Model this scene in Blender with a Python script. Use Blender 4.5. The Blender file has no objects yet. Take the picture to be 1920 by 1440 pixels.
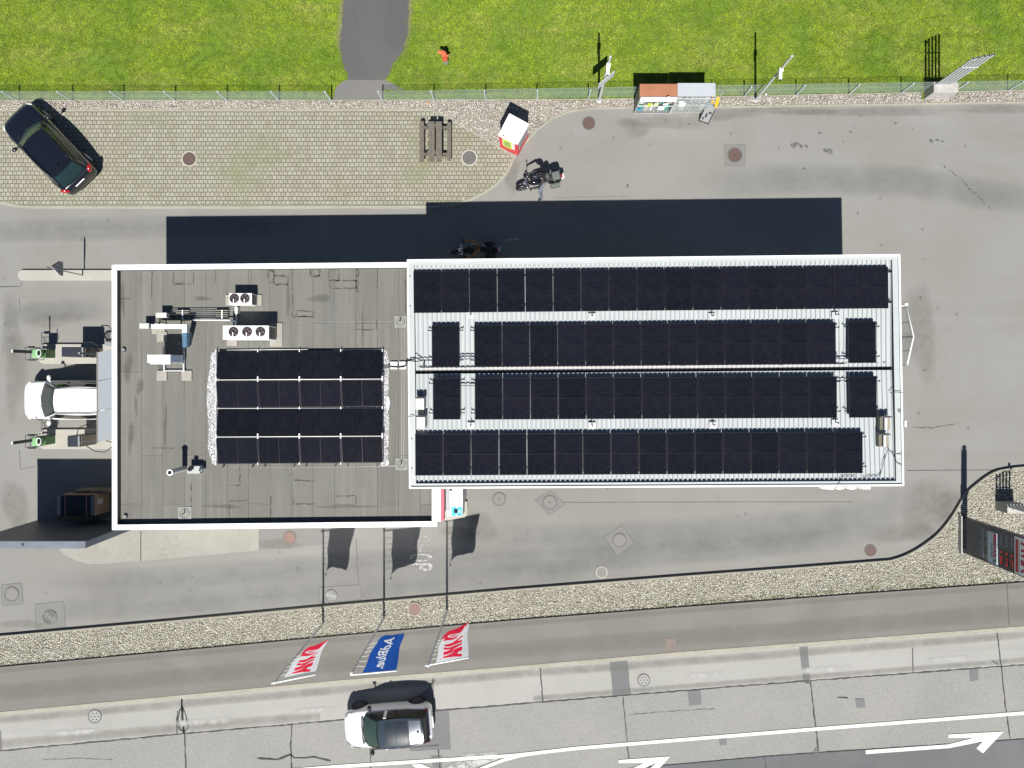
import bpy, bmesh, math, random
import numpy as np
from mathutils import Vector, Matrix, Euler, noise
random.seed(7); rng=np.random.default_rng(7)
SC=bpy.context.scene; COL=SC.collection
H=32.5; F=1332.5; NX,NY=990.0,700.0
def P(px,py,z=0.0):
    k=(H-z)/F
    return ((px-NX)*k,(NY-py)*k,z)
def P2(px,py,z=0.0): return P(px,py,z)[:2]
def S(z=0.0): return (H-z)/F          # metres covered by one photo pixel at height z
# ------------------------------------------------------------------ materials
MATS={};LOC={}
def _new(name):
    m=bpy.data.materials.new(name); m.use_nodes=True; nt=m.node_tree
    b=nt.nodes['Principled BSDF']; return m,nt,b
def pos(nt,scale=(1,1,1),rot=0.0,obj=False):
    if obj:
        t=nt.nodes.new('ShaderNodeTexCoord'); out=t.outputs['Object']
    else:
        g=nt.nodes.new('ShaderNodeNewGeometry'); out=g.outputs['Position']
    mp=nt.nodes.new('ShaderNodeMapping'); mp.inputs['Scale'].default_value=scale; mp.inputs['Rotation'].default_value=(0,0,rot)
    nt.links.new(out,mp.inputs['Vector']); return mp.outputs['Vector']
def nz(nt,vec,scale,detail=4,rough=.6,dist=0):
    n=nt.nodes.new('ShaderNodeTexNoise'); n.inputs['Scale'].default_value=scale; n.inputs['Detail'].default_value=detail
    n.inputs['Roughness'].default_value=rough; n.inputs['Distortion'].default_value=dist
    nt.links.new(vec,n.inputs['Vector']); return n.outputs['Fac']
def mr(nt,val,a,b,c=0.,d=1.):
    n=nt.nodes.new('ShaderNodeMapRange'); n.inputs[1].default_value=a;n.inputs[2].default_value=b;n.inputs[3].default_value=c;n.inputs[4].default_value=d
    nt.links.new(val,n.inputs[0]); return n.outputs[0]
def mix(nt,fac,c1,c2,mode='MIX'):
    n=nt.nodes.new('ShaderNodeMix'); n.data_type='RGBA'; n.blend_type=mode
    for v,i in ((fac,0),(c1,6),(c2,7)):
        if isinstance(v,bpy.types.NodeSocket): nt.links.new(v,n.inputs[i])
        elif i==0: n.inputs[0].default_value=v
        else: n.inputs[i].default_value=(*v,1)
    return n.outputs[2]
def mth(nt,op,a,b=0.0):
    n=nt.nodes.new('ShaderNodeMath'); n.operation=op
    for v,i in ((a,0),(b,1)):
        if isinstance(v,bpy.types.NodeSocket): nt.links.new(v,n.inputs[i])
        else: n.inputs[i].default_value=v
    return n.outputs[0]
def bump(nt,b,h,strength=.4,dist=.02):
    n=nt.nodes.new('ShaderNodeBump'); n.inputs['Strength'].default_value=strength; n.inputs['Distance'].default_value=dist
    nt.links.new(h,n.inputs['Height']); nt.links.new(n.outputs[0],b.inputs['Normal'])
def mat(name,col,rough=.5,metal=0.,var=.08,scale=3.,spec=.5,obj=True,coat=0.,bmp=0.,emit=0.):
    if name in MATS: return MATS[name]
    m,nt,b=_new(name); b.inputs['Roughness'].default_value=rough; b.inputs['Metallic'].default_value=metal
    b.inputs['Specular IOR Level'].default_value=spec; b.inputs['Coat Weight'].default_value=coat; b.inputs['Coat Roughness'].default_value=.05
    v=pos(nt,obj=obj); n=nz(nt,v,scale,5,.6)
    c=mix(nt,mr(nt,n,.3,.7),tuple(x*(1-var) for x in col),tuple(min(1,x*(1+var)) for x in col))
    nt.links.new(c,b.inputs['Base Color'])
    if bmp: bump(nt,b,nz(nt,v,scale*12,3,.6),bmp,.01)
    if emit: 
        nt.links.new(c,b.inputs['Emission Color']); b.inputs['Emission Strength'].default_value=emit
    MATS[name]=m; return m
def ground_mat(name,base,alt,dirt,fine=45.,bigs=.25,streak=0.,spots=0.,speck=.12,bmp=.25,rough=.9,big=.5):
    m,nt,b=_new(name); v=pos(nt); b.inputs['Roughness'].default_value=rough; b.inputs['Specular IOR Level'].default_value=.25
    n1=nz(nt,v,bigs,5,.6,.6); c=mix(nt,mr(nt,n1,.35,.68),base,alt)
    n2=nz(nt,v,1.3,6,.65,.3); c=mix(nt,mr(nt,n2,.52,.85,0,big*.7),c,dirt)
    if streak:
        vs=pos(nt,(.05,1.1,1),rot=math.radians(-4)); n3=nz(nt,vs,1.0,3,.5,.8); c=mix(nt,mr(nt,n3,.5,.66,0,streak),c,dirt)
    if spots:
        vo=nt.nodes.new('ShaderNodeTexVoronoi'); vo.inputs['Scale'].default_value=.9; nt.links.new(v,vo.inputs['Vector'])
        d=mth(nt,'ADD',vo.outputs['Distance'],mr(nt,nz(nt,v,9,3),0,1,-.06,.06))
        c=mix(nt,mr(nt,d,.035,.09,spots,0),c,tuple(x*.45 for x in base))
    nf=nz(nt,v,fine,3,.75); c=mix(nt,mr(nt,nf,.3,.7,0,1),mix(nt,1.,c,(1-speck,)*3,'MULTIPLY'),mix(nt,1.,c,(1+speck,)*3,'MULTIPLY'))
    nt.links.new(c,b.inputs['Base Color']); bump(nt,b,nf,bmp,.01); MATS[name]=m; return m
G=lambda r,g=None,b=None:(r,r if g is None else g,r if b is None else b)
ASPH=ground_mat('forecourt_asphalt',(.213,.208,.191),(.236,.233,.219),(.184,.178,.160),streak=.18,spots=.5,speck=.06,bmp=.15)
SIDE=ground_mat('sidewalk_asphalt',(.165,.158,.140),(.19,.183,.168),(.13,.126,.112),speck=.08,bmp=.2,bigs=.35)
LANE=ground_mat('light_concrete_lane',(.30,.298,.278),(.34,.336,.315),(.25,.245,.225),streak=.25,speck=.06)
ROAD=ground_mat('aggregate_road',(.235,.235,.225),(.265,.26,.245),(.205,.205,.20),speck=.32,fine=26,bmp=.4)
DARKR=ground_mat('dark_asphalt',(.115,.12,.125),(.14,.143,.145),(.10,.10,.10),speck=.16)
PATHM=ground_mat('path_asphalt',(.085,.085,.088),(.105,.103,.102),(.12,.11,.09),speck=.15)
PATHL=ground_mat('path_apron_asphalt',(.15,.148,.14),(.17,.165,.155),(.10,.10,.08),speck=.15)
PATCH=ground_mat('asphalt_patch',(.145,.148,.15),(.17,.172,.172),(.12,.12,.12),speck=.14)
SEAM=ground_mat('bitumen_seam',(.055,.058,.06),(.075,.075,.075),(.04,.04,.04),speck=.2)
KERB=ground_mat('kerb_stone',(.30,.285,.235),(.35,.335,.29),(.20,.19,.15),bigs=1.2,fine=18,speck=.18)
ISLE=ground_mat('island_concrete',(.35,.34,.30),(.39,.375,.335),(.27,.255,.215),speck=.06,bigs=.8)
PAVK=ground_mat('paving_kerb',(.28,.275,.225),(.34,.33,.28),(.19,.19,.13),bigs=1.2,speck=.12)
def pad_mat():
    m,nt,b=_new('cracked_pad'); v=pos(nt); b.inputs['Roughness'].default_value=.9
    c=mix(nt,mr(nt,nz(nt,v,.8,6,.65,.4),.3,.7),(.330,.318,.280),(.275,.265,.235))
    vo=nt.nodes.new('ShaderNodeTexVoronoi'); vo.feature='DISTANCE_TO_EDGE'; vo.inputs['Scale'].default_value=2.6
    nt.links.new(v,vo.inputs['Vector'])
    crk=mr(nt,vo.outputs['Distance'],.0,.05,1,0); msk=mr(nt,nz(nt,v,.45,3),.42,.6)
    c=mix(nt,mth(nt,'MULTIPLY',mth(nt,'MULTIPLY',crk,msk),.5),c,(.2,.19,.15))
    c=mix(nt,mr(nt,nz(nt,v,14,4,.7),.3,.7),mix(nt,1.,c,(.86,)*3,'MULTIPLY'),c)
    nt.links.new(c,b.inputs['Base Color']); return m
PAD=pad_mat()
def paver_mat():
    m,nt,b=_new('concrete_pavers'); v=pos(nt); b.inputs['Roughness'].default_value=.92
    br=nt.nodes.new('ShaderNodeTexBrick'); br.offset=.5; br.inputs['Scale'].default_value=1; br.inputs['Mortar Size'].default_value=.017
    br.inputs['Mortar Smooth'].default_value=.35; br.inputs['Brick Width'].default_value=.203; br.inputs['Row Height'].default_value=.193; br.inputs['Bias'].default_value=.0
    br.inputs['Color1'].default_value=(.262,.250,.192,1); br.inputs['Color2'].default_value=(.325,.312,.255,1); br.inputs['Mortar'].default_value=(.085,.082,.060,1)
    wob=nt.nodes.new('ShaderNodeVectorMath'); wob.operation='MULTIPLY_ADD'
    nn=nt.nodes.new('ShaderNodeTexNoise'); nn.inputs['Scale'].default_value=2.3; nt.links.new(v,nn.inputs['Vector'])
    nt.links.new(nn.outputs['Color'],wob.inputs[0]); wob.inputs[1].default_value=(.035,.035,0); nt.links.new(v,wob.inputs[2])
    nt.links.new(wob.outputs[0],br.inputs['Vector'])
    c=br.outputs['Color']
    c=mix(nt,mr(nt,nz(nt,v,.35,5,.6,.5),.5,.72,0,.55),c,(.185,.192,.088))
    c=mix(nt,mr(nt,nz(nt,v,1.6,5,.65),.5,.8,0,.35),c,(.165,.16,.115))
    c=mix(nt,mr(nt,nz(nt,v,30,3,.7),.3,.7),mix(nt,1.,c,(.9,)*3,'MULTIPLY'),mix(nt,1.,c,(1.06,)*3,'MULTIPLY'))
    nt.links.new(c,b.inputs['Base Color']); bump(nt,b,mr(nt,br.outputs['Fac'],0,1,1,0),.5,.01); return m
PAVER=paver_mat()
def membrane_mat():
    m,nt,b=_new('bitumen_membrane'); v=pos(nt); b.inputs['Roughness'].default_value=.9; b.inputs['Specular IOR Level'].default_value=.3
    vr=pos(nt,rot=math.radians(90)); br=nt.nodes.new('ShaderNodeTexBrick'); br.offset=.37; br.inputs['Scale'].default_value=1
    br.inputs['Mortar Size'].default_value=.011; br.inputs['Mortar Smooth'].default_value=.6; br.inputs['Brick Width'].default_value=5.3; br.inputs['Row Height'].default_value=.86
    br.inputs['Color1'].default_value=(.158,.156,.138,1); br.inputs['Color2'].default_value=(.186,.184,.165,1); br.inputs['Mortar'].default_value=(.042,.040,.035,1)
    wob=nt.nodes.new('ShaderNodeVectorMath'); wob.operation='MULTIPLY_ADD'
    nn=nt.nodes.new('ShaderNodeTexNoise'); nn.inputs['Scale'].default_value=1.1; nn.inputs['Detail'].default_value=6; nt.links.new(v,nn.inputs['Vector'])
    nt.links.new(nn.outputs['Color'],wob.inputs[0]); wob.inputs[1].default_value=(.10,.05,0); nt.links.new(vr,wob.inputs[2]); nt.links.new(wob.outputs[0],br.inputs['Vector'])
    c=br.outputs['Color']
    vs=pos(nt,(3.2,.16,1)); c=mix(nt,mr(nt,nz(nt,vs,1.,5,.6,.3),.36,.66,0,.5),c,(.118,.117,.108))
    vs2=pos(nt,(7.5,.25,1)); c=mix(nt,mr(nt,nz(nt,vs2,1.,4,.6,.2),.56,.72,0,.45),c,(.225,.22,.20))
    c=mix(nt,mr(nt,nz(nt,v,.5,5,.65,.4),.5,.8,0,.35),c,(.10,.097,.084))
    c=mix(nt,mr(nt,nz(nt,v,22,4,.75),.3,.7),mix(nt,1.,c,(.86,)*3,'MULTIPLY'),mix(nt,1.,c,(1.12,)*3,'MULTIPLY'))
    nt.links.new(c,b.inputs['Base Color']); bump(nt,b,nz(nt,v,40,3),.2,.01); return m
MEMB=membrane_mat()
def island_rand(name,ramp,rough=.85,posn=None,spec=.3,trans=0.):
    m,nt,b=_new(name); g=nt.nodes.new('ShaderNodeNewGeometry'); cr=nt.nodes.new('ShaderNodeValToRGB')
    nt.links.new(g.outputs['Random Per Island'],cr.inputs[0]); e=cr.color_ramp.elements
    e[0].position=0;e[0].color=(*ramp[0],1); e[1].position=1; e[1].color=(*ramp[-1],1)
    for i,c in enumerate(ramp[1:-1]):
        x=e.new((i+1)/(len(ramp)-1)); x.color=(*c,1)
    c=cr.outputs[0]
    if posn:
        v=pos(nt); vs=pos(nt,(.30,1.0,1)); c=mix(nt,mr(nt,nz(nt,vs,1.,7,.68,.5),.49,.66,0,.8),c,posn)
        c=mix(nt,mr(nt,nz(nt,v,.45,6,.65,.4),.47,.60,0,.8),c,(.10,.215,.005))
        c=mix(nt,mr(nt,nz(nt,v,3.2,5,.7,.4),.36,.62),mix(nt,1.,c,(.74,.78,.72),'MULTIPLY'),mix(nt,1.,c,(1.25,1.22,1.2),'MULTIPLY'))
    nt.links.new(c,b.inputs['Base Color']); b.inputs['Roughness'].default_value=rough; b.inputs['Specular IOR Level'].default_value=spec
    return m
STONE=island_rand('gravel_stone',[(.10,.095,.07),(.37,.355,.285),(.57,.55,.47),(.16,.16,.115),(.76,.75,.67),(.44,.42,.33),(.84,.83,.77),(.27,.23,.17)])
STONEP=island_rand('pinkish_gravel_stone',[(.18,.16,.14),(.40,.36,.32),(.50,.46,.42),(.27,.24,.21),(.68,.65,.61),(.42,.37,.33)])
BALL=island_rand('white_ballast_stone',[(.35,.36,.38),(.7,.7,.72),(.8,.8,.82),(.55,.55,.58)],rough=.35,spec=.6)
BLADE=island_rand('grass_blade',[(.12,.20,.006),(.19,.29,.006),(.26,.365,.008),(.145,.24,.006),(.34,.42,.02)],posn=(.33,.33,.075),rough=.6)
GRAVB=ground_mat('gravel_base',(.26,.24,.19),(.32,.30,.24),(.10,.11,.06),bigs=.6,fine=14,speck=.4,bmp=.8)
LAWN=ground_mat('lawn_soil',(.10,.145,.02),(.13,.17,.03),(.15,.155,.05),bigs=.4,fine=16,speck=.4,bmp=.8)
def paint_mat(name,col,wear,sc=6.):
    m,nt,b=_new(name); v=pos(nt); b.inputs['Roughness'].default_value=.7
    nt.links.new(mix(nt,mr(nt,nz(nt,v,8,4),.3,.7),tuple(x*.92 for x in col),col),b.inputs['Base Color'])
    if wear: nt.links.new(mr(nt,nz(nt,v,sc,6,.75),wear-.06,wear+.06,0,1),b.inputs['Alpha'])
    return m
def soft_mat(name,col,strength,sc=3.,hard=0.):
    m,nt,b=_new(name); v=pos(nt); b.inputs['Roughness'].default_value=.85; b.inputs['Base Color'].default_value=(*col,1)
    at=nt.nodes.new('ShaderNodeAttribute'); at.attribute_name='fade'; n=nz(nt,v,sc,5,.65)
    f=mth(nt,'MULTIPLY',at.outputs['Fac'],mr(nt,n,.3,.7,.35,1.))
    if hard: f=mr(nt,f,.25,.25+hard,0,1)
    nt.links.new(mth(nt,'MULTIPLY',f,strength),b.inputs['Alpha']); return m
PAINT=paint_mat('road_paint',(.68,.68,.64),.37,9.)
REFLV=paint_mat('faint_reflection',(.36,.355,.335),.54,7.); REFLW=paint_mat('pale_reflection',(.40,.39,.37),.46,7.); PAINTF=soft_mat('faded_pale_wear',(.46,.455,.43),.75,2.,.5)  # first two stand for light reflected as letters, put into pale colour
STAIN=soft_mat('asphalt_stain',(.10,.098,.09),.6,6.,.5); BANDM=soft_mat('tyre_polished_asphalt',(.172,.176,.178),.38,.8); DIRT=soft_mat('brownish_dirt',(.155,.148,.128),.33,2.2); ROOFD=soft_mat('roof_dirt',(.08,.077,.068),.42,2.5); ROOFL=soft_mat('roof_pale_wash',(.27,.265,.245),.4,2.5)
WHITE=mat('white_metal',(.80,.81,.80),.45,var=.03); WALLW=mat('white_render',(.72,.71,.68),.8,var=.06)
ROOFW=mat('pale_blue_sheet_metal',(.405,.435,.445),.5,var=.05,scale=1.2,obj=False,spec=.4); TRIMW=mat('parapet_capping',(.82,.83,.83),.4,var=.03)
GREY=mat('grey_metal',(.32,.33,.34),.4,.3); LGREY=mat('light_grey_plastic',(.52,.52,.50),.5); DGREY=mat('dark_grey_metal',(.075,.08,.09),.45,.2)
DARK=mat('black_rubber',(.018,.018,.02),.7); BLACKM=mat('black_metal',(.02,.02,.025),.35,.4,var=.2); GALV=mat('galvanised_steel',(.50,.51,.52),.4,.12,var=.12,scale=14)
CHROME=mat('chrome',(.75,.76,.78),.12,1.); CONC=mat('concrete',(.38,.37,.34),.9,bmp=.3,var=.15,scale=5); CONCP=mat('concrete_paving_slab',(.31,.295,.255),.9,bmp=.2,var=.12,scale=5)
SLATE=mat('anthracite_cladding',(.075,.08,.095),.5,.1,var=.08); BLUEG=mat('blue_grey_capping',(.24,.27,.31),.35,.4,var=.15,scale=1.5)
RED=mat('red_paint',(.62,.03,.05),.4); PINK=mat('faded_red_plastic',(.72,.10,.16),.4); BLUE=mat('blue_panel',(.04,.33,.65),.5); BLUED=mat('blue_grey_side',(.06,.13,.21),.5)
YEL=mat('yellow_plastic',(.75,.42,.02),.5); LIME=mat('lime_poster',(.55,.65,.06),.6); GREEN=mat('light_green_enamel',(.20,.40,.19),.5); GREEND=mat('deep_green_enamel',(.07,.19,.055),.5)
TEAL=mat('teal_bottle_paint',(.05,.36,.24),.4); ORAN=mat('rust_orange_roof',(.34,.145,.075),.6,var=.12,scale=2); REDH=mat('coral_hydrant_paint',(.65,.12,.06),.45)
BROWN=mat('rusty_iron',(.115,.075,.065),.7,.2,var=.2,scale=20); IRON=mat('worn_cast_iron',(.14,.135,.13),.65,.3,var=.2,scale=20); PINKI=mat('pinkish_iron',(.20,.125,.105),.75,var=.12,scale=15)
TAN=mat('tan_side_panel',(.28,.25,.18),.6); CARD=mat('cardboard',(.30,.21,.13),.85); WOOD=mat('weathered_timber',(.125,.112,.09),.85,var=.25,scale=9); PALW=mat('pallet_wood',(.22,.19,.13),.85,var=.25,scale=8)
STRAP=mat('orange_strap',(.55,.12,.06),.5); MBROWN=mat('fan_brown',(.06,.04,.045),.5); TANL=mat('tan_leather',(.30,.14,.04),.7)
def glass(name,col,rough=.06,spec=.6): return mat(name,col,rough,0,var=.1,scale=1.5,spec=spec)
GLASSD=glass('dark_window_glass',(.012,.014,.014)); GLASSG=glass('green_windscreen',(.030,.055,.042),.08); GLASSB=glass('grey_windscreen',(.04,.05,.055),.08)
def clear_glass():
    m,nt,b=_new('clear_pane'); b.inputs['Base Color'].default_value=(.55,.62,.60,1); b.inputs['Roughness'].default_value=.05; b.inputs['Alpha'].default_value=.28; return m
PANE=clear_glass()
def cloth(name,col,tr=.5):
    m,nt,b=_new(name); b.inputs['Base Color'].default_value=(*col,1); b.inputs['Roughness'].default_value=.8
    t=nt.nodes.new('ShaderNodeBsdfTranslucent'); t.inputs[0].default_value=(*col,1); x=nt.nodes.new('ShaderNodeMixShader'); x.inputs[0].default_value=tr
    v=pos(nt,obj=True); c=mix(nt,mr(nt,nz(nt,v,3,4),.3,.7),tuple(q*.9 for q in col),col); nt.links.new(c,b.inputs['Base Color']); nt.links.new(c,t.inputs[0])
    nt.links.new(b.outputs[0],x.inputs[1]); nt.links.new(t.outputs[0],x.inputs[2]); nt.links.new(x.outputs[0],nt.nodes['Material Output'].inputs[0]); return m
FLW=cloth('white_flag_cloth',(.82,.83,.86)); FLR=cloth('red_flag_cloth',(.75,.02,.06),.6); FLB=cloth('blue_flag_cloth',(.012,.085,.40))
def solar_mat():
    m,nt,b=_new('solar_cells'); b.inputs['Roughness'].default_value=.14; b.inputs['Specular IOR Level'].default_value=.16
    v=pos(nt,obj=True); br=nt.nodes.new('ShaderNodeTexBrick'); br.offset=0; br.inputs['Scale'].default_value=1; br.inputs['Mortar Size'].default_value=.0028
    br.inputs['Brick Width'].default_value=.172; br.inputs['Row Height'].default_value=.081
    br.inputs['Color1'].default_value=(.0065,.0075,.0115,1); br.inputs['Color2'].default_value=(.0095,.010,.0145,1); br.inputs['Mortar'].default_value=(.003,.003,.005,1)
    nt.links.new(v,br.inputs['Vector']); oi=nt.nodes.new('ShaderNodeObjectInfo')
    c=mix(nt,oi.outputs['Random'],br.outputs['Color'],mix(nt,1.,br.outputs['Color'],(1.35,1.3,1.35),'MULTIPLY')); c=mix(nt,mr(nt,nz(nt,v,2.5,4),.45,.8,0,.25),c,(.022,.022,.024))
    nt.links.new(c,b.inputs['Base Color']); return m
CELLS=solar_mat(); PFRAME=mat('black_panel_frame',(.015,.015,.018),.4,.5)
def carp(name,col,metal=0.,rough=.3): return mat(name,col,rough,metal,var=.02,coat=1.)
CARW=carp('white_car_paint',(.80,.80,.80)); CARK=carp('black_car_paint',(.006,.008,.014),.1,.25); CARS=carp('blue_grey_roof_paint',(.030,.042,.055),0.,.12)
TLR=mat('red_tail_lamp',(.30,.006,.01),.2,coat=1.)
SKIN=mat('skin',(.45,.25,.17),.6); JEANS=mat('blue_denim',(.13,.15,.20),.9,var=.25,scale=20); JACK=mat('black_riding_jacket',(.02,.02,.024),.6,var=.2,scale=12)
GBAG=mat('grey_green_luggage',(.11,.125,.115),.7,var=.2,scale=14); BOOT=mat('black_boot_leather',(.025,.022,.02),.5)
# ------------------------------------------------------------------ mesh builder
class MB:
    def __init__(s): s.v=[];s.f=[];s.m=[];s.s=[];s.fade=None
    def add(s,vs,fs,mi=0,sm=False):
        o=len(s.v); s.v+= [tuple(x) for x in vs]; s.f+=[tuple(o+i for i in f) for f in fs]; s.m+=[mi]*len(fs); s.s+=[sm]*len(fs)
    def box(s,c,d,rz=0.,mi=0,M=None,ry=0.,rx=0.):
        hx,hy,hz=d[0]/2,d[1]/2,d[2]/2
        R=Euler((rx,ry,rz)).to_matrix(); C=Vector(c)
        vs=[C+R@Vector((x*hx,y*hy,z*hz)) for z in(-1,1) for y in(-1,1) for x in(-1,1)]
        s.add(vs,[(0,2,3,1),(4,5,7,6),(0,1,5,4),(2,6,7,3),(0,4,6,2),(1,3,7,5)],mi)
    def bx(s,x0,x1,y0,y1,z0,z1,mi=0): s.box(((x0+x1)/2,(y0+y1)/2,(z0+z1)/2),(abs(x1-x0),abs(y1-y0),abs(z1-z0)),mi=mi)
    def prism(s,poly,z0,z1,mi=0,top=None):
        n=len(poly); a=sum(poly[i][0]*poly[(i+1)%n][1]-poly[(i+1)%n][0]*poly[i][1] for i in range(n))
        if a<0: poly=poly[::-1]
        tp=top or poly
        if top and a<0: tp=top[::-1]
        vs=[(x,y,z0) for x,y in poly]+[(x,y,z1) for x,y in tp]
        fs=[tuple(range(n))[::-1],tuple(range(n,2*n))]+[(i,(i+1)%n,n+(i+1)%n,n+i) for i in range(n)]
        s.add(vs,fs,mi)
    def flat(s,poly,z,mi=0):
        n=len(poly); a=sum(poly[i][0]*poly[(i+1)%n][1]-poly[(i+1)%n][0]*poly[i][1] for i in range(n))
        if a<0: poly=poly[::-1]
        s.add([(x,y,z) for x,y in poly],[tuple(range(n))],mi)
    def strip(s,A,B,z,mi=0):
        n=len(A); s.add([(x,y,z) for x,y in A]+[(x,y,z) for x,y in B],[(i,n+i,n+i+1,i+1) for i in range(n-1)],mi)
    def ribbon(s,pts,w,z0,z1=None,mi=0,jit=0.):
        L=[];R=[]
        for i,p in enumerate(pts):
            a=Vector(pts[max(i-1,0)][:2]);b=Vector(pts[min(i+1,len(pts)-1)][:2]); t=(b-a).normalized(); nrm=Vector((-t.y,t.x)); ww=w*(1+random.uniform(-jit,jit))
            L.append(tuple(Vector(p[:2])+nrm*ww/2)); R.append(tuple(Vector(p[:2])-nrm*ww/2))
        n=len(pts)
        if z1 is None:
            s.add([(x,y,z0) for x,y in R]+[(x,y,z0) for x,y in L],[(i,i+1,n+i+1,n+i) for i in range(n-1)],mi)
        else:
            vs=[(x,y,z0) for x,y in R]+[(x,y,z0) for x,y in L]+[(x,y,z1) for x,y in R]+[(x,y,z1) for x,y in L]
            fs=[]
            for i in range(n-1):
                fs+=[(2*n+i,2*n+i+1,3*n+i+1,3*n+i),(i,i+1,2*n+i+1,2*n+i),(n+i+1,n+i,3*n+i,3*n+i+1),(i,n+i,n+i+1,i+1)]
            fs+=[(0,2*n,3*n,n),(n-1,2*n-1,4*n-1,3*n-1)]
            s.add(vs,fs,mi)
    def cyl(s,p0,p1,r0,r1=None,n=12,mi=0,sm=True,cap=True):
        r1=r0 if r1 is None else r1; a=Vector(p0);b=Vector(p1); t=(b-a).normalized(); u=t.orthogonal().normalized(); w=t.cross(u)
        vs=[a+(u*math.cos(k)+w*math.sin(k))*r0 for k in (2*math.pi*i/n for i in range(n))]+[b+(u*math.cos(k)+w*math.sin(k))*r1 for k in (2*math.pi*i/n for i in range(n))]
        s.add(vs,[(i,(i+1)%n,n+(i+1)%n,n+i) for i in range(n)],mi,sm)
        if cap: s.add(vs,[tuple(range(n))[::-1],tuple(range(n,2*n))],mi)
    def tube(s,pts,r,n=6,mi=0):
        pts=[Vector(p) for p in pts]; rings=[]; u=None
        for i,p in enumerate(pts):
            t=(pts[min(i+1,len(pts)-1)]-pts[max(i-1,0)]).normalized()
            u=(t.orthogonal() if u is None else (u-t*u.dot(t))).normalized(); w=t.cross(u)
            rr=r[i] if isinstance(r,(list,tuple)) else r
            rings.append([p+(u*math.cos(k)+w*math.sin(k))*rr for k in (2*math.pi*j/n for j in range(n))])
        vs=[v for q in rings for v in q]; fs=[(a*n+j,a*n+(j+1)%n,(a+1)*n+(j+1)%n,(a+1)*n+j) for a in range(len(pts)-1) for j in range(n)]
        fs+=[tuple(range(n))[::-1],tuple(range(len(vs)-n,len(vs)))]
        s.add(vs,fs,mi,True)
    def ell(s,c,r,nu=16,nv=10,mi=0,R=None,zmin=-1.):
        c=Vector(c);R=R or Matrix.Identity(3); vs=[]; fs=[]
        for i in range(nv+1):
            ph=-math.pi/2+math.pi*i/nv; z=max(math.sin(ph),zmin); q=math.cos(ph)
            for j in range(nu):
                a=2*math.pi*j/nu; vs.append(c+R@Vector((r[0]*q*math.cos(a),r[1]*q*math.sin(a),r[2]*z)))
        for i in range(nv):
            for j in range(nu): fs.append((i*nu+j,i*nu+(j+1)%nu,(i+1)*nu+(j+1)%nu,(i+1)*nu+j))
        s.add(vs,fs,mi,True)
    def torus(s,c,R0,r,n=24,m=8,mi=0,ax='z',sy=1.):
        vs=[];c=Vector(c)
        for i in range(n):
            a=2*math.pi*i/n
            for j in range(m):
                b=2*math.pi*j/m; q=(R0+r*math.cos(b)); x,y,z=q*math.cos(a),q*math.sin(a)*sy,r*math.sin(b)
                if ax=='x': x,y,z=z,x,y
                if ax=='y': x,y,z=x,z,y
                vs.append(c+Vector((x,y,z)))
        s.add(vs,[(i*m+j,((i+1)%n)*m+j,((i+1)%n)*m+(j+1)%m,i*m+(j+1)%m) for i in range(n) for j in range(m)],mi,True)
    def soft(s,pts,w,z,ends=True):
        if s.fade is None: s.fade=[]
        n=len(pts); vs=[];fd=[]
        for i,p in enumerate(pts):
            q=Vector(pts[max(i-1,0)][:2]);r=Vector(pts[min(i+1,n-1)][:2]); t=(r-q).normalized(); nr=Vector((-t.y,t.x)); e=min(1,min(i,n-1-i)/max(1,n*.18)) if ends else 1
            for k,f in((-1,0),(-.55,.7),(0,1),(.55,.7),(1,0)): vs.append((*(Vector(p[:2])+nr*w/2*k),z)); fd.append(f*e)
        s.add(vs,[(i*5+j,(i+1)*5+j,(i+1)*5+j+1,i*5+j+1) for i in range(n-1) for j in range(4)]); s.fade+=fd
    def blob(s,c,rx,ry,z,wob=.2,rot=0.):
        if s.fade is None: s.fade=[]
        n=16; vs=[(c[0],c[1],z)];fd=[1.]; ph=random.uniform(0,6)
        for q,f in((.6,.8),(1,0)):
            for k in range(n):
                t=2*math.pi*k/n; r=q*(1+wob*math.sin(2*t+ph)+wob*.6*math.sin(3*t+2*ph)); x,y=rx*r*math.cos(t),ry*r*math.sin(t); vs.append((c[0]+x*math.cos(rot)-y*math.sin(rot),c[1]+x*math.sin(rot)+y*math.cos(rot),z)); fd.append(f)
        s.add(vs,[(0,1+k,1+(k+1)%n) for k in range(n)]+[(1+k,1+n+k,1+n+(k+1)%n,1+(k+1)%n) for k in range(n)]); s.fade+=fd
    def build(s,name,mats,parent=None,world=True,bevel=0.):
        if not isinstance(mats,(list,tuple)): mats=[mats]
        vs=s.v
        if parent is not None and world:
            a=parent
            while a.name not in LOC and a.parent is not None: a=a.parent
            l_,r_=LOC.get(a.name,((0,0,0),0.)); M=(Matrix.Translation(l_)@Matrix.Rotation(r_,4,'Z')).inverted(); vs=[tuple(M@Vector(v)) for v in vs]
        me=bpy.data.meshes.new(name); me.from_pydata(vs,[],s.f)
        for m in mats: me.materials.append(m)
        if s.fade:
            at=me.attributes.new('fade','FLOAT','POINT'); at.data.foreach_set('value',s.fade)
        me.polygons.foreach_set('material_index',s.m); me.polygons.foreach_set('use_smooth',s.s)
        bm=bmesh.new(); bm.from_mesh(me); bmesh.ops.recalc_face_normals(bm,faces=[f for f in bm.faces if len(f.verts)>0 and not f.smooth] if False else bm.faces) if bevel>=0 else None; bm.to_mesh(me); bm.free()
        o=bpy.data.objects.new(name,me); COL.objects.link(o)
        if parent is not None: o.parent=parent
        if bevel>0:
            b=o.modifiers.new('bevel','BEVEL'); b.width=bevel; b.segments=2; b.limit_method='ANGLE'; b.angle_limit=.7
        return o
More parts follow.
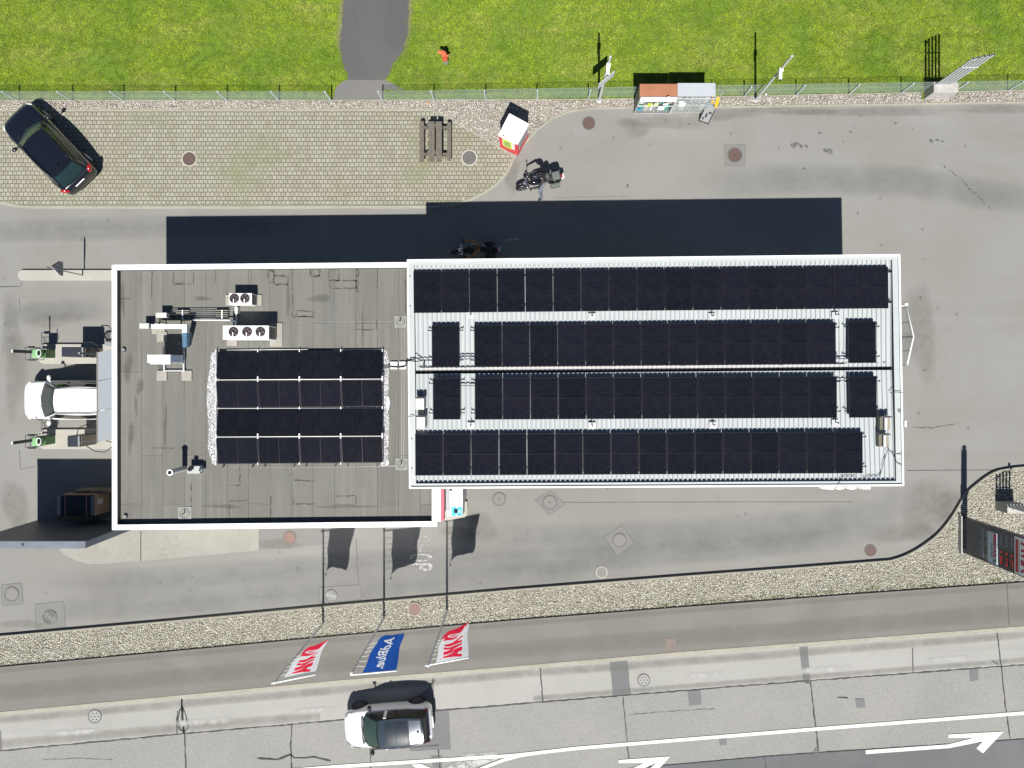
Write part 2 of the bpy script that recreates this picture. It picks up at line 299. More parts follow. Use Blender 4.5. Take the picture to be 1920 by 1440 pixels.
def tag(o,label,cat=None,group=None,kind=None):
    if label:o['label']=label
    if cat:o['category']=cat
    if group:o['group']=group
    if kind:o['kind']=kind
    return o
def thing(name,label,cat,loc=(0,0,0),rz=0.,group=None):
    o=bpy.data.objects.new(name,None); COL.objects.link(o); o.location=loc; o.rotation_euler=(0,0,rz); o.empty_display_size=.2
    LOC[o.name]=(tuple(float(x) for x in loc),float(rz))
    return tag(o,label,cat,group)
def dup(root,loc,rz,label,group=None):
    r=root.copy(); COL.objects.link(r); r.location=loc; r.rotation_euler=(r.rotation_euler.x,r.rotation_euler.y,rz); r['label']=label; LOC[r.name]=(tuple(float(x) for x in loc),float(rz))
    if group: r['group']=group
    for ch in list(root.children):
        c=ch.copy(); COL.objects.link(c); c.parent=r
        for g in list(ch.children):
            d=g.copy(); COL.objects.link(d); d.parent=c
    return r
def struct(name,mb,m,z=None): o=mb.build(name,m); o['kind']='structure'; return o
def text2d(s,bold=0.,extr=0.):
    c=bpy.data.curves.new('t','FONT'); c.body=s; c.size=1.; c.offset=bold; o=bpy.data.objects.new('t',c); COL.objects.link(o)
    dg=bpy.context.evaluated_depsgraph_get(); me=bpy.data.meshes.new_from_object(o.evaluated_get(dg))
    vs=[(v.co.x,v.co.y) for v in me.vertices]; fs=[tuple(p.vertices) for p in me.polygons]
    bpy.data.objects.remove(o); bpy.data.curves.remove(c); bpy.data.meshes.remove(me)
    x0=min(v[0] for v in vs);x1=max(v[0] for v in vs);y0=min(v[1] for v in vs);y1=max(v[1] for v in vs)
    return [((x-x0)/(x1-x0),(y-y0)/(y1-y0)) for x,y in vs],fs,(x1-x0)/(y1-y0)
def put_text(mb,s,org,rd,ud,w,h,mi=0,bold=0.,fn=None):
    """text mapped on a plane: org corner, rd reading direction, ud up direction, w/h size"""
    vs,fs,_=text2d(s,bold)
    if fn: mb.add([fn(a,b) for a,b in vs],fs,mi)
    else:
        o=Vector(org);r=Vector(rd);u=Vector(ud); mb.add([o+r*(a*w)+u*(b*h) for a,b in vs],fs,mi)
def px(pts,z=0.): return [P2(a,b,z) for a,b in pts]
def interp(line,x):
    for (a,b),(c,d) in zip(line,line[1:]):
        if a<=x<=c: return b+(d-b)*(x-a)/(c-a)
    return line[0][1] if x<line[0][0] else line[-1][1]
def smooth(line,n=6):
    out=[]
    for i in range(len(line)-1):
        p0=line[max(i-1,0)];p1=line[i];p2=line[i+1];p3=line[min(i+2,len(line)-1)]
        for k in range(n):
            t=k/n; out.append(tuple(.5*((2*p1[j])+(-p0[j]+p2[j])*t+(2*p0[j]-5*p1[j]+4*p2[j]-p3[j])*t*t+(-p0[j]+3*p1[j]-3*p2[j]+p3[j])*t**3) for j in(0,1)))
    return out+[line[-1]]
def dens(line,step=20):
    out=[]
    for (a,b),(c,d) in zip(line,line[1:]):
        n=max(1,int(math.hypot(c-a,d-b)/step)); out+=[(a+(c-a)*i/n,b+(d-b)*i/n) for i in range(n)]
    return out+[line[-1]]
# ------------------------------------------------------------------ setting
K1=[(-400,1226),(0,1190),(320,1161.5),(640,1131.5),(960,1103),(1280,1077.5),(1490,1062),(1637,1050.5),(1673,1046.7),(1710,1032),(1747,1007),(1767,987),(1785,963),(1807,927),(1827,907),(1860,884),(1890,876.5),(1920,873),(2000,868),(2400,850)]
K1=K1[:6]+smooth(K1[6:18],5)[:-1]+K1[17:]
K2=[(-400,1284),(0,1249.5),(333,1219),(640,1190.5),(960,1162),(1280,1137),(1600,1113),(1920,1090.5),(2400,1056)]
K3=[(-400,1368),(0,1333),(333,1302),(640,1273),(973,1246.5),(1280,1220),(1600,1196),(1920,1172),(2400,1136)]
K4=[(-400,1444),(0,1408),(333,1377),(640,1350),(840,1331),(1280,1295),(1513,1277),(1920,1246.5),(2400,1210)]
KD=[(-400,1570),(300,1520),(900,1466),(1280,1431.5),(1433,1418),(1533,1410.5),(1780,1395),(1920,1385),(2400,1350)]
LW=[(-400,1495),(0,1487),(400,1456),(640,1437),(960,1417),(1083,1403),(1280,1387),(1530,1367),(1920,1337),(2400,1301)]
NB=[(-400,190),(0,189.5),(640,188.5),(1100,187),(1200,185.5),(1400,181),(1900,170.5),(2400,160)]   # lawn / gravel
m=MB(); m.flat([(-220,-220),(220,-220),(220,220),(-220,220)],-.06); struct('ground',m,LAWN)
m=MB(); xf=sorted(set([x for x,_ in dens(NB,60)]+[x for x,_ in dens(K1,12)])); m.strip(px([(x,interp(NB,x)) for x in xf]),px([(x,interp(K1,x)+2) for x in xf]),0.); struct('forecourt',m,ASPH)
m=MB(); m.flat(px([(-400,1330),(2400,1100),(2400,2000),(-400,2000)]),-.03); struct('road',m,ROAD)
def between(name,A,B,z0,z1,mt,step=40):
    m=MB(); xs=sorted(set([-400,2400]+[a for a,_ in A if -400<=a<=2400]+[a for a,_ in B]+list(range(-400,2400,step))))
    ta=px([(x,interp(A,x)) for x in xs]); tb=px([(x,interp(B,x)) for x in xs])
    if z1 is None: m.strip(ta,tb,z0)
    else:
        m.strip(ta,tb,z1); n=len(xs)
        for L in (ta,tb): m.add([(x,y,z0) for x,y in L]+[(x,y,z1) for x,y in L],[(i,i+1,n+i+1,n+i) for i in range(n-1)])
    return struct(name,m,mt)
between('gravel_bed',K1,K2,.012,None,GRAVB)
K3b=[(x,y+7) for x,y in K3]
between('sidewalk',K2,K3,-.05,.11,SIDE)
between('kerb',K3,K3b,-.05,.125,KERB)
between('light_lane',K3b,K4,-.02,None,LANE)
m=MB(); m.strip(px(dens(KD,60),-.016),px([(x,1700) for x,_ in dens(KD,60)],-.016),-.016); struct('dark_road',m,DARKR)
m=MB(); m.ribbon(px(dens([(x,y+2.4) for x,y in K1],16)),.075,-.02,.14); struct('gravel_kerb',m,mat('forecourt_kerb',(.27,.26,.215),.9,bmp=.3,scale=4,obj=False,var=.15))
# lawn, path, paving, north gravel
m=MB(); nb=dens(NB,60); m.strip(px([(x,-400) for x,_ in nb],.006),px(nb,.006),.006); struct('lawn',m,LAWN)
PATH=[(646,-200),(643,0),(637,90),(643,118),(650,138),(652,150),(722,150),(730,138),(740,118),(757,95),(765,55),(768,0),(772,-200)]
m=MB(); 
PJ=[(x+random.uniform(-1.6,1.6),y) for x,y in dens(PATH,9)]
m.flat(px(PJ,.02),.02); struct('path',m,PATHM)
m=MB()
for sd in(0,1):
    q=PJ[:len(PJ)//2-6] if sd==0 else PJ[len(PJ)//2+6:]; m.soft(px(q),.42,.014)
m.s=[False]*len(m.s); struct('path_verge',m,soft_mat('dry_verge',(.26,.22,.15),.9,4.))
m=MB(); m.flat(px([(652,149.5),(640,154),(630,164),(624,188.2),(718,188),(722,168),(762,172),(740,158),(722,149.5)],.016),.016); struct('path_apron',m,PATHL)
PAV=[(-400,208),(0,207.5),(400,207),(807,206.5),(860,233),(915,264),(965,293.5),(958,309),(948,328),(930,347),(908,362),(885,374),(850,384),(800,388.5),(400,389.5),(60,389),(30,386.5),(10,382),(-20,378),(-400,378)]
m=MB(); m.flat(px(PAV,.02),.02); struct('paving',m,PAVER)
m=MB(); m.ribbon(px(dens(PAV[:7],15)),.075,0,.035); m.ribbon(px(dens(PAV[6:],15)),.11,0,.033,jit=.03); 
for x0,x1 in((97,116),(352,370),(486,508),(545,566),(700,760)): m.bx(*(P(x0,0)[0],P(x1,0)[0]),P(0,392)[1],P(0,386)[1],.02,.036)
struct('paving_kerb',m,PAVK)
NGR=[(-400,189.6),(0,189),(640,188),(1100,186.6),(1200,185.3),(1400,180.7),(1900,170.3),(2400,160),(2400,181),(1920,191.5),(1600,196.5),(1347,200.5),(1180,201.5),(1110,203),(1070,208),(1035,222),(1005,245),(985,268),(965,293.5),(915,264),(860,233),(807,206.5),(400,207),(0,207.5),(-400,208)]
m=MB(); m.flat(px(NGR,.008),.008); struct('north_gravel_bed',m,GRAVB)
m=MB(); m.ribbon(px(dens([(2400,182),(1920,192.5),(1600,197.5),(1347,201.5),(1180,202.5),(1110,204),(1070,209),(1035,223),(1005,246),(985,269),(965,293.5)],12)),.085,0,.05)
m.ribbon(px(dens([(a,b) for a,b in NB],30)),.05,0,.05); struct('gravel_edging',m,PAVK)
# ---- scattered pieces (numpy)
def inpoly(X,Y,poly):
    c=np.zeros(len(X),bool); n=len(poly)
    for i in range(n):
        x1,y1=poly[i];x2,y2=poly[(i+1)%n]
        if y1==y2: continue
        t=((y1>Y)!=(y2>Y))&(X<(x2-x1)*(Y-y1)/(y2-y1)+x1); c^=t
    return c
def stones(name,poly,n,r0,r1,z,mt,label,cat='gravel',parent=None):
    poly=np.array(poly); lo=poly.min(0);hi=poly.max(0)
    X=rng.uniform(lo[0],hi[0],n*4);Y=rng.uniform(lo[1],hi[1],n*4); k=inpoly(X,Y,[tuple(q) for q in poly]); X=X[k][:n];Y=Y[k][:n]; N=len(X)
    base=np.array([(1,0,0),(0,1,0),(-1,0,0),(0,-1,0),(0,0,1),(0,0,-.6)],float)
    V=base[None]*(1+rng.uniform(-.35,.35,(N,6,1))); r=rng.uniform(r0,r1,(N,1,1))**1.0; V=V*r; V[:,:,0]*=rng.uniform(.7,1.4,(N,1)); V[:,:,2]*=rng.uniform(.5,1.,(N,1))
    V[:,4,:2]+=rng.uniform(-.5,.5,(N,2))*r[:,0]
    a=rng.uniform(0,6.28,N); c,s=np.cos(a)[:,None],np.sin(a)[:,None]; x=V[:,:,0]*c-V[:,:,1]*s; y=V[:,:,0]*s+V[:,:,1]*c
    V=np.stack([x+X[:,None],y+Y[:,None],V[:,:,2]+z+rng.uniform(0,r0,(N,1))],-1).reshape(-1,3)
    Fb=np.array([(0,1,4),(1,2,4),(2,3,4),(3,0,4),(1,0,5),(2,1,5),(3,2,5),(0,3,5)]); Fc=(Fb[None]+np.arange(N)[:,None,None]*6).reshape(-1)
    me=bpy.data.meshes.new(name); me.vertices.add(len(V)); me.vertices.foreach_set('co',V.ravel()); me.loops.add(len(Fc)); me.loops.foreach_set('vertex_index',Fc)
    me.polygons.add(len(Fc)//3); me.polygons.foreach_set('loop_start',np.arange(0,len(Fc),3)); me.update(); me.validate(); me.materials.append(mt)
    o=bpy.data.objects.new(name,me); COL.objects.link(o)
    if parent is None: tag(o,label,cat,kind='stuff')
    else: o.parent=parent; o['kind']='stuff'
    return o
xs=list(range(-80,2060,40)); 
k1x=[p for p in K1 if -80<=p[0]<=2060]; sg=px([(x,y+5) for x,y in [(-80,interp(K1,-80))]+k1x+[(2060,interp(K1,2060))]]+[(x,interp(K2,x)-2) for x in xs[::-1]])
stones('gravel',sg,85000,.015,.033,.02,STONE,'speckled beige gravel filling the bed between forecourt and sidewalk')
ng=[(x,y) for x,y in NGR if -100<x<2100]
ng=px([(-80,190.5)]+[(x,y+1.5) for x,y in NGR if 0<=x<2000 and y<190]+[(2060,171),(2060,187)]+[(x,y-2) for x,y in NGR[9:16]]+[(984,266),(966,289)]+[(x,y-2.5) for x,y in NGR[19:24]]+[(-80,205)])
stones('gravel',ng,19000,.02,.045,.015,STONEP,'pinkish grey gravel strip along the fence, widening round the red and white kiosk')
sp=px([(x,y-1) for x,y in [(-80,interp(K1,-80))]+k1x+[(2060,interp(K1,2060))]]+[(x,interp(K1,x)-14) for x in xs[::-1]]); stones('spilled_gravel',sp,260,.010,.022,.004,STONE,'a few stones spilled from the gravel bed onto the asphalt')
def grass():
    N=330000; X=rng.uniform(-26.5,26.,N); Y=rng.uniform(12.45,19.2,N)
    Yl=np.interp(X*F/H+NX,[a for a,_ in NB],[NY-b for _,b in NB])*H/F
    k=Y>Yl+rng.uniform(-.03,.12,N); pp=px(PJ); k&=~inpoly(X+rng.uniform(-.22,.22,N)*rng.uniform(0,1,N),Y,[tuple(q) for q in pp]); ap=px([(650,149),(640,154),(630,164),(623,189),(719,189),(723,168),(748,171),(738,158),(722,149)]); k&=~inpoly(X,Y,ap)
    X=X[k];Y=Y[k];N=len(X); a=rng.uniform(0,6.28,N); L=rng.uniform(.035,.11,N); w=rng.uniform(.008,.018,N); lean=rng.uniform(.3,1.,N); hgt=rng.uniform(.2,.8,N)*(.55+.75*(np.sin(X*5.1+2*np.sin(Y*3.3))*np.sin(Y*6.2+2*np.sin(X*2.7))>-.1))
    dx,dy=np.cos(a),np.sin(a); p0=np.stack([X-dy*w,Y+dx*w,np.full(N,.006)],-1); p1=np.stack([X+dy*w,Y-dx*w,np.full(N,.006)],-1)
    p2=np.stack([X+dx*L*lean,Y+dy*L*lean,.01+L*hgt],-1); V=np.stack([p0,p1,p2],1).reshape(-1,3)
    me=bpy.data.meshes.new('grass'); me.vertices.add(3*N); me.vertices.foreach_set('co',V.ravel()); me.loops.add(3*N); me.loops.foreach_set('vertex_index',np.arange(3*N)); me.polygons.add(N); me.polygons.foreach_set('loop_start',np.arange(0,3*N,3)); me.update(); me.materials.append(BLADE)
    o=bpy.data.objects.new('grass',me); COL.objects.link(o); tag(o,'bright green mown grass of the lawn behind the fence','grass',kind='stuff')
grass()
# ---- marks on ground
def deco(name,mt,fn): m=MB(); fn(m); return struct(name,m,mt)
def jag(pts,step=6,a=.8): 
    d=dens(pts,step); return [d[0]]+[(x+random.uniform(-a,a),y+random.uniform(-a,a)) for x,y in d[1:-1]]+[d[-1]]
def seams(m):
    R=lambda pts,w=.045,z=-.008,j=.5,a=.6: m.ribbon(px(jag(pts,7,a),z),w,z,jit=j)
    R([(x,y) for x,y in K4 if -400<=x<=2400],.05)
    R([(1520,1278),(1527,1345),(1535,1408)],.055);R([(1168,1305),(1174,1368),(1180,1432)],.04);R([(1870,1187),(1877,1247),(1885,1320),(1895,1387)],.05)
    R([(1013,1253),(1016,1290),(1018,1318)],.045);R([(1711,1215),(1712,1262)],.04);R([(340,1312),(343,1345),(346,1378),(348,1440),(349,1500)],.045);R([(547,1358),(545,1400),(549,1500)],.06)
    R([(333,1333),(331,1355),(332,1376)],.06);R([(340,1320),(349,1345),(353,1365),(346,1372),(337,1368),(334,1350),(337,1330)],.06);R([(341,1311),(341,1345),(345,1376)],.09)
    R([(483,1422),(520,1425),(545,1415),(552,1422),(590,1420),(620,1427)],.07);R([(694,1405),(696,1500)],.05);R([(695,1406),(760,1402),(822,1397)],.05);R([(1860,1239),(1873,1247)],.04);R([(822,1405),(829,1500)],.05)
    R([(0,538),(38,537),(42,527)],.03,.004);R([(36,560),(37,583)],.02,.004);R([(36,845),(38,880),(66,874)],.025,.004);R([(1700,882),(1880,881),(1862,882)],.03,.004,.3,.2)
    R([(264,996),(264,1052)],.04,.02,.1,.1);R([(1040,942),(1380,941),(1600,941)],.02,.004,.2,.2)
    R([(1888,1090),(1892,1172)],.025,.116,.2,.1);R([(1510,1281),(1518,1281)],.03)
    R([(660,20),(672,60),(668,95),(690,130)],.015,.024,.6,.8);R([(730,10),(722,60),(740,90)],.012,.024,.6,.8);R([(1433,1418),(1436,1440),(1434,1500)],.03,-.008);R([(900,1466),(1280,1432.5),(1433,1419),(1533,1411.5),(1780,1396),(1920,1386)],.03,-.006,.6,.3);R([(1180,1340),(1260,1334),(1340,1329)],.012,-.006,.6,.8);R([(80,1425),(150,1422),(210,1425)],.012,-.006,.6,.8);R([(1570,1308),(1590,1309)],.04,-.006)
    R([(668,1010),(670,1060),(674,1105),(677,1122)],.02,.004,.3,.3)
    R([(-10,1338.5),(333,1308),(640,1280),(973,1253.5),(1280,1227),(1600,1203),(1920,1179)],.02,-.008,.8,.4)
    R([(1180,368.5),(1080,370),(1040,370)],.012,.004,.5,.3)
deco('road_joints',SEAM,seams)
def patches(m):
    Q=lambda pts,z=-.012: m.flat(px(jag(pts+[pts[0]],12,.5)[:-1],z),z)
    Q([(1143,1240),(1176,1237),(1183,1302),(1149,1304)]);Q([(1498,1209),(1514,1208),(1520,1277),(1506,1279)]);Q([(1289,1296),(1313,1294),(1315,1321),(1292,1323)]);Q([(1818,1255),(1834,1253),(1835,1275),(1820,1277)])
    Q([(1348,1385),(1362,1383),(1363,1397),(1350,1398)]);Q([(817,1278),(812,1271),(816,1330),(841,1330),(845,1405),(770,1408),(740,1340)]);Q([(-10,1370),(2,1370),(3,1407),(-10,1408)])
    Q([(1604,1310),(1621,1310),(1622,1326),(1606,1327)]);Q([(1527,1405),(1533,1400),(1536,1411),(1525,1411)]);Q([(808,1418),(828,1418),(829,1440),(812,1440)])
deco('road_patches',PATCH,patches)
def fpatch(m):
    Q=lambda pts,z=.006: m.flat(px(jag(pts+[pts[0]],14,.25)[:-1],z),z)
    Q([(485,992),(605,985),(604,1021),(485,1032)]);Q([(598,1102),(676,1096),(678,1124),(600,1131)])
    Q([(1358,272),(1397,271),(1397,311),(1359,311)]);Q([(2,1097),(41,1093),(43,1133),(4,1136)]);Q([(65,1133),(119,1128),(123,1176),(68,1181)])
    Q([(1003,937),(1033,919),(1060,945),(1030,966)]);Q([(1133,1008),(1166,985),(1189,1018),(1158,1041)])
deco('forecourt_patches',ground_mat('forecourt_patch',(.185,.182,.172),(.20,.197,.187),(.16,.155,.145),speck=.10),fpatch)
def fedges(m):
    for pts in ([(1358,272),(1397,271),(1397,311),(1359,311)],[(2,1097),(41,1093),(43,1133),(4,1136)],[(65,1133),(119,1128),(123,1176),(68,1181)],[(1003,937),(1033,919),(1060,945),(1030,966)],[(1133,1008),(1166,985),(1189,1018),(1158,1041)],[(598,1102),(676,1096),(678,1124),(600,1131)]):
        m.ribbon(px(jag(pts+[pts[0]],8,.3),.008),.018,.008,jit=.5)
deco('patch_edges',mat('patch_edge_line',(.12,.118,.11),.9,obj=False),fedges)
deco('concrete_pad',PAD,lambda m:m.flat(px([(105,1022),(120,1040),(140,1050),(166,1058),(200,1057),(330,1046),(485,1032),(485,960),(215,960)],.012),.012))
def marks(m):
    z=.0; Q=lambda pts,z=-.004: m.flat(px(pts,z),z)
    m.ribbon(px(dens(LW,60),-.004),.155,-.004)
    m.ribbon(px(dens([(1015,1411),(975,1417),(945,1425),(915,1436),(890,1447),(860,1462)],12),.0),.14,.0); Q([(772,1433.5),(790,1432.5),(808,1440),(815,1452),(795,1452)],.0)
    Q([(1623.3,1406.7),(1776.7,1396),(1826.7,1383.3),(1778.3,1383.3),(1778.3,1377.3),(1881.7,1371.7),(1843.3,1412.3),(1830.7,1403.3),(1843.3,1390),(1780,1402.7),(1623.3,1414)])
    Q([(1160,1425),(1256.7,1418.3),(1236,1441),(1219,1441),(1231,1429.5),(1209,1440),(1186,1441),(1207,1430.5),(1160,1431)])
    Q([(1880,1462),(1925,1437),(2200,1420),(2200,1427)])
deco('road_markings',PAINT,marks)
def worn(m):
    def Q(pts,z=-.002):
        c=[(sum(p[0] for p in pts[:2])/2+sum(p[0] for p in pts[2:])/len(pts[2:]))/2]; x0=min(p[0] for p in pts);x1=max(p[0] for p in pts); s_=-.07; yc=sum(p[1] for p in pts)/len(pts); xc=(x0+x1)/2
        m.soft(px([(x,yc+(x-xc)*s_) for x in np.linspace(x0,x1,14)],z),.42,z)
    Q([(72,1376),(205,1362),(200,1372),(80,1384)],-.006);Q([(310,1355),(450,1342),(445,1355),(330,1363)],-.006);Q([(540,1332),(640,1324),(640,1332),(545,1342)],-.006)
    Q([(855,1425),(870,1407),(945,1400),(930,1415),(890,1436)],-.008);Q([(1280,1265),(1370,1260),(1368,1266),(1280,1271)],-.01);Q([(1478,1254),(1610,1247),(1605,1257),(1480,1264)],-.01);Q([(1730,1236),(1830,1228),(1828,1236),(1730,1243)],-.01)
deco('pale_wear_marks',PAINTF,worn)
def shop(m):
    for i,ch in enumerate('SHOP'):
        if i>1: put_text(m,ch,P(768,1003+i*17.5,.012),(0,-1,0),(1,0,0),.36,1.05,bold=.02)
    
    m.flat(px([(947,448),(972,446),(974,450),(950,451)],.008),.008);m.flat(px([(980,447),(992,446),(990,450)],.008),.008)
deco('faded_chevron',paint_mat('faded_chevron_paint',(.42,.42,.40),.47,2.5),lambda m:m.flat(px([(858,1428),(938,1422),(905,1433),(868,1445),(840,1460),(832,1440)],-.003),-.003))
m=MB(); fs=[]
for k in range(260):
    x=random.choice([random.uniform(1200,1900),random.uniform(0,1900)]); base=P2(x,interp(K2,x)-random.uniform(1,7)-abs(random.gauss(0,3)))
    for j in range(9):
        a=random.uniform(0,6.28); l=random.uniform(.02,.08); q=(base[0]+random.uniform(-.06,.06),base[1]+random.uniform(-.04,.04)); m.add([(q[0],q[1],.02),(q[0]+.02*math.cos(a+1.5),q[1]+.02*math.sin(a+1.5),.02),(q[0]+l*math.cos(a),q[1]+l*math.sin(a),.05+l*.5)],[(0,1,2)])
for k in range(150):
    x=random.uniform(0,1900); base=P2(x,interp(NB,x)+random.uniform(-1,4))
    for j in range(9):
        a=random.uniform(0,6.28); l=random.uniform(.02,.09); q=(base[0]+random.uniform(-.1,.1),base[1]+random.uniform(-.04,.04)); m.add([(q[0],q[1],.02),(q[0]+.02*math.cos(a+1.5),q[1]+.02*math.sin(a+1.5),.02),(q[0]+l*math.cos(a),q[1]+l*math.sin(a),.05+l*.5)],[(0,1,2)])
tag(m.build('weeds',island_rand('dull_weed',[(.10,.13,.03),(.16,.17,.06),(.20,.17,.09),(.09,.14,.02)])),'sparse dull green weeds along the gravel edges','weeds',kind='stuff')
deco('faint_reflected_lettering',REFLV,lambda m:[put_text(m,ch,P(768,1003+i*17.5,.012),(0,-1,0),(1,0,0),.36,1.05,bold=.02) for i,ch in enumerate('SH')])  # letters reflected onto the asphalt, their light painted as flat colour
deco('reflected_lettering',REFLW,shop)  # clearer half of the reflected word, also laid on as pale colour
def stains(m):
    for cx,cy,r in((1489,272,8),(1502,274,5),(1512,274,4),(1537,249,3.5),(1553,283,9),(1746,264,4.5),(1757,263,4.5),(1767,265,3),(1595,247,3),(1679,231,3),(1508,316,3),(1130,270,2),(1581,266,2),(1177,347,3),(1176,351,2),(1292,232,3),(1436,248,2),(1460,279,2),(1650,372,2),(1608,400,3),(1729,430,3),(1150,257,2),(1733,694,3),(1722,774,3),(1726,558,3)):
        m.blob(P2(cx,cy),r*S()*1.2,r*S(),.008+.0002*(cx%9),.25)
    for x0,y0,n in((1765,308,16),):
        for k in range(n): f=k/(n-1)+random.uniform(-.02,.02); m.blob(P2(x0+103*f+random.uniform(-2,2),y0+97*abs(f)**1.15),random.uniform(.05,.30)*(1-.6*abs(f-.5)),random.uniform(.02,.06),.008+.0003*(k%5),.3,-.75)
    m.soft(px(jag([(1700,801),(1750,802),(1790,795),(1805,788)],5,1),.006),.10,.006)
    for k in range(260):
        x,y=random.uniform(0,1900),random.uniform(210,1120)
        if (60<x<1690 and 390<y<1000) : continue
        if x<960 and y<390: continue
        if y>interp(K1,x)-6 or y<215: continue
        m.blob(P2(x,y),random.uniform(.012,.05),random.uniform(.012,.04),.007,.3)
deco('oil_stains',STAIN,stains)
def bands(m):
    for i,(pts,w) in enumerate((([(60,1085),(200,1094),(330,1086),(600,1066),(820,1050),(1000,1036)],1.5),([(20,1150),(120,1142),(250,1136),(420,1127),(640,1108),(900,1085),(1250,1058)],1.3),([(900,1010),(1100,1012),(1300,1002),(1500,988),(1640,965),(1740,915)],1.7),([(850,1062),(1100,1048),(1350,1030),(1560,1010),(1680,980)],1.3),([(0,600),(60,585),(150,580),(205,585)],1.1),([(-100,440),(100,430),(300,425),(600,420)],1.2),([(1300,345),(1500,335),(1700,340),(2000,390)],1.6))):
        m.soft(px(dens(pts,25),.004),w,.003+.0004*i)
deco('tyre_tracks',BANDM,bands)
def dirt(m):
    for k,(x,y,rx,ry) in enumerate(((1740,950,1.5,2.),(1700,1000,2.2,.7),(1725,620,.9,3.2),(1250,230,2.4,.5),(1360,215,2.,.4),(900,990,1.3,.8),(860,1000,1.,.5),(100,600,1.8,.5),(30,950,.8,1.8),(20,620,.7,1.8),(1190,240,1.,.6),(520,1020,1.3,.4),(40,1170,1.2,.3),(960,330,.5,1.),(1000,235,.8,.4),(1640,210,6.,.25),(1880,205,3.,.25),(1780,950,.9,1.2),(30,700,.6,3.),(1480,208,3.,.25))):
        m.blob(P2(x,y),rx*.85,ry*.85,.0065+.0003*(k%8),.2)
deco('dirt_patches',DIRT,dirt)
def roaddirt(m):
    for k,(pts,w) in enumerate((([(0,1258),(333,1228),(640,1199.5),(960,1171),(1280,1146),(2200,1078)],.28),([(0,1350),(400,1315),(700,1288),(1000,1262),(1400,1232),(2200,1168)],.45),([(0,1395),(600,1342)],.5),([(1000,1310),(1400,1278),(2200,1216)],.3),([(0,1300),(500,1255),(1000,1215),(1500,1180),(2200,1125)],.9))):
        z=-.012+.0004*k if 0<k<4 else .1145+.0004*k; m.soft(px(dens(pts,40),z),w,z,False)
deco('road_dirt',soft_mat('road_grime',(.19,.185,.16),.5,1.2),roaddirt)
# ---- manhole covers
def manhole(name,label,pxc,pyc,r,cov,ring,z=.0,pat='plain',group=None,up=.02):
    x,y,_=P(pxc,pyc,z); R=r*S(z); t=thing(name,label,'manhole cover',(x,y,z),0,group)
    m=MB(); n=28; C=[(x+R*math.cos(a),y+R*math.sin(a)) for a in [2*math.pi*i/n for i in range(n)]]; Ci=[(x+R*.86*math.cos(a),y+R*.86*math.sin(a)) for a in [2*math.pi*i/n for i in range(n)]]
    m.add([(a,b,z+up) for a,b in C]+[(a,b,z+up) for a,b in Ci]+[(a,b,z-.01) for a,b in C],[(i,(i+1)%n,n+(i+1)%n,n+i) for i in range(n)]+[(i,2*n+i,2*n+(i+1)%n,(i+1)%n) for i in range(n)]); m.build('ring',ring,t)
    m=MB(); m.prism([(x+(a-x)*.98,y+(b-y)*.98) for a,b in Ci],z-.005,z+up-.004); m.build('cover',cov,t)
    if pat!='plain':
        m=MB()
        if pat=='grate':
            for k,rr in enumerate((.12,.28,.44,.6,.76)):
                nn=4+k*6
                for i in range(nn):
                    a=2*math.pi*i/nn+k; m.box((x+R*rr*math.cos(a),y+R*rr*math.sin(a),z+up),(R*.10,R*.15,.012),rz=a)
        elif pat=='dot': m.cyl((x,y,z+up-.004),(x,y,z+up+.004),R*.1,n=8)
        else:
            for i in range(6):
                a=i*math.pi/3; m.cyl((x+R*.5*math.cos(a),y+R*.5*math.sin(a),z+up-.004),(x+R*.5*math.cos(a),y+R*.5*math.sin(a),z+up+.004),R*.09,n=8)
            m.cyl((x,y,z+up-.004),(x,y,z+up+.004),R*.09,n=8)
        o=m.build('drain_slots' if pat=='grate' else 'lifting_hole',DARK,t); o['kind']='stuff' if pat=='grate' else o.get('kind','')
        if pat!='grate': del o['kind']
    return t
PR=mat('pale_cover_ring',(.42,.41,.35),.9)
LC=ground_mat('asphalt_filled_cover',(.20,.195,.185),(.22,.215,.2),(.17,.165,.15))
LR=mat('thin_grey_ring',(.13,.128,.12),.8)
manhole('manhole_cover','brown iron cover with pale ring in the middle of the block paving',355,298,14.5,BROWN,PR,.02)
manhole('manhole_cover','grey brown iron cover with pale ring beside the picnic table',880,296,15,IRON,PR,.02)
manhole('manhole_cover','reddish brown round cover on the asphalt below the leaning sign pole',1104,231,12.5,BROWN,IRON)
manhole('manhole_cover','round dark cover in a square patch on the open asphalt',1378,291,14,BROWN,IRON,.006,'dot')
manhole('manhole_cover','pale round cover in a square patch at the left edge of the exit lane',22,1114,14,LC,LR,.006)
manhole('drain_cover','slotted round drain in a square patch beside the gravel bed at left',93.5,1157,14,LGREY,IRON,.006,'grate')
manhole('manhole_cover','light round road cover with a ring of small holes on the pale lane at left',178,1343,13,LANE,LR,-.02,'dots')
manhole('manhole_cover','faded red round cover just below the shop wall',543,1008,12.5,PINKI,IRON,.006)
manhole('drain_cover','slotted white drain crossed by the shadow of the leftmost flagpole',621,1117,12,WHITE,IRON,.006,'grate')
manhole('manhole_cover','pinkish raised cover in the gravel between the blue and the right flagpole',778,1142,13,PINKI,KERB,.03,up=.05)
manhole('manhole_cover','faint round cover right of the white cabinet below the canopy',936,936,13,LC,LR,0,'dot')
manhole('manhole_cover','round cover in the diamond patch just below the canopy edge',1031,942,13.5,LC,LR,.006,'dot')
manhole('manhole_cover','plain round cover in the diamond patch in the middle of the exit lane',1161.5,1013,13.5,LC,LR,.006)
manhole('manhole_cover','small grey cover touching the dark kerb line of the gravel bed',1128,1073,11,LC,PR)
manhole('manhole_cover','reddish cover near the bend of the gravel kerb at right',1632,1032,11.5,BROWN,IRON)
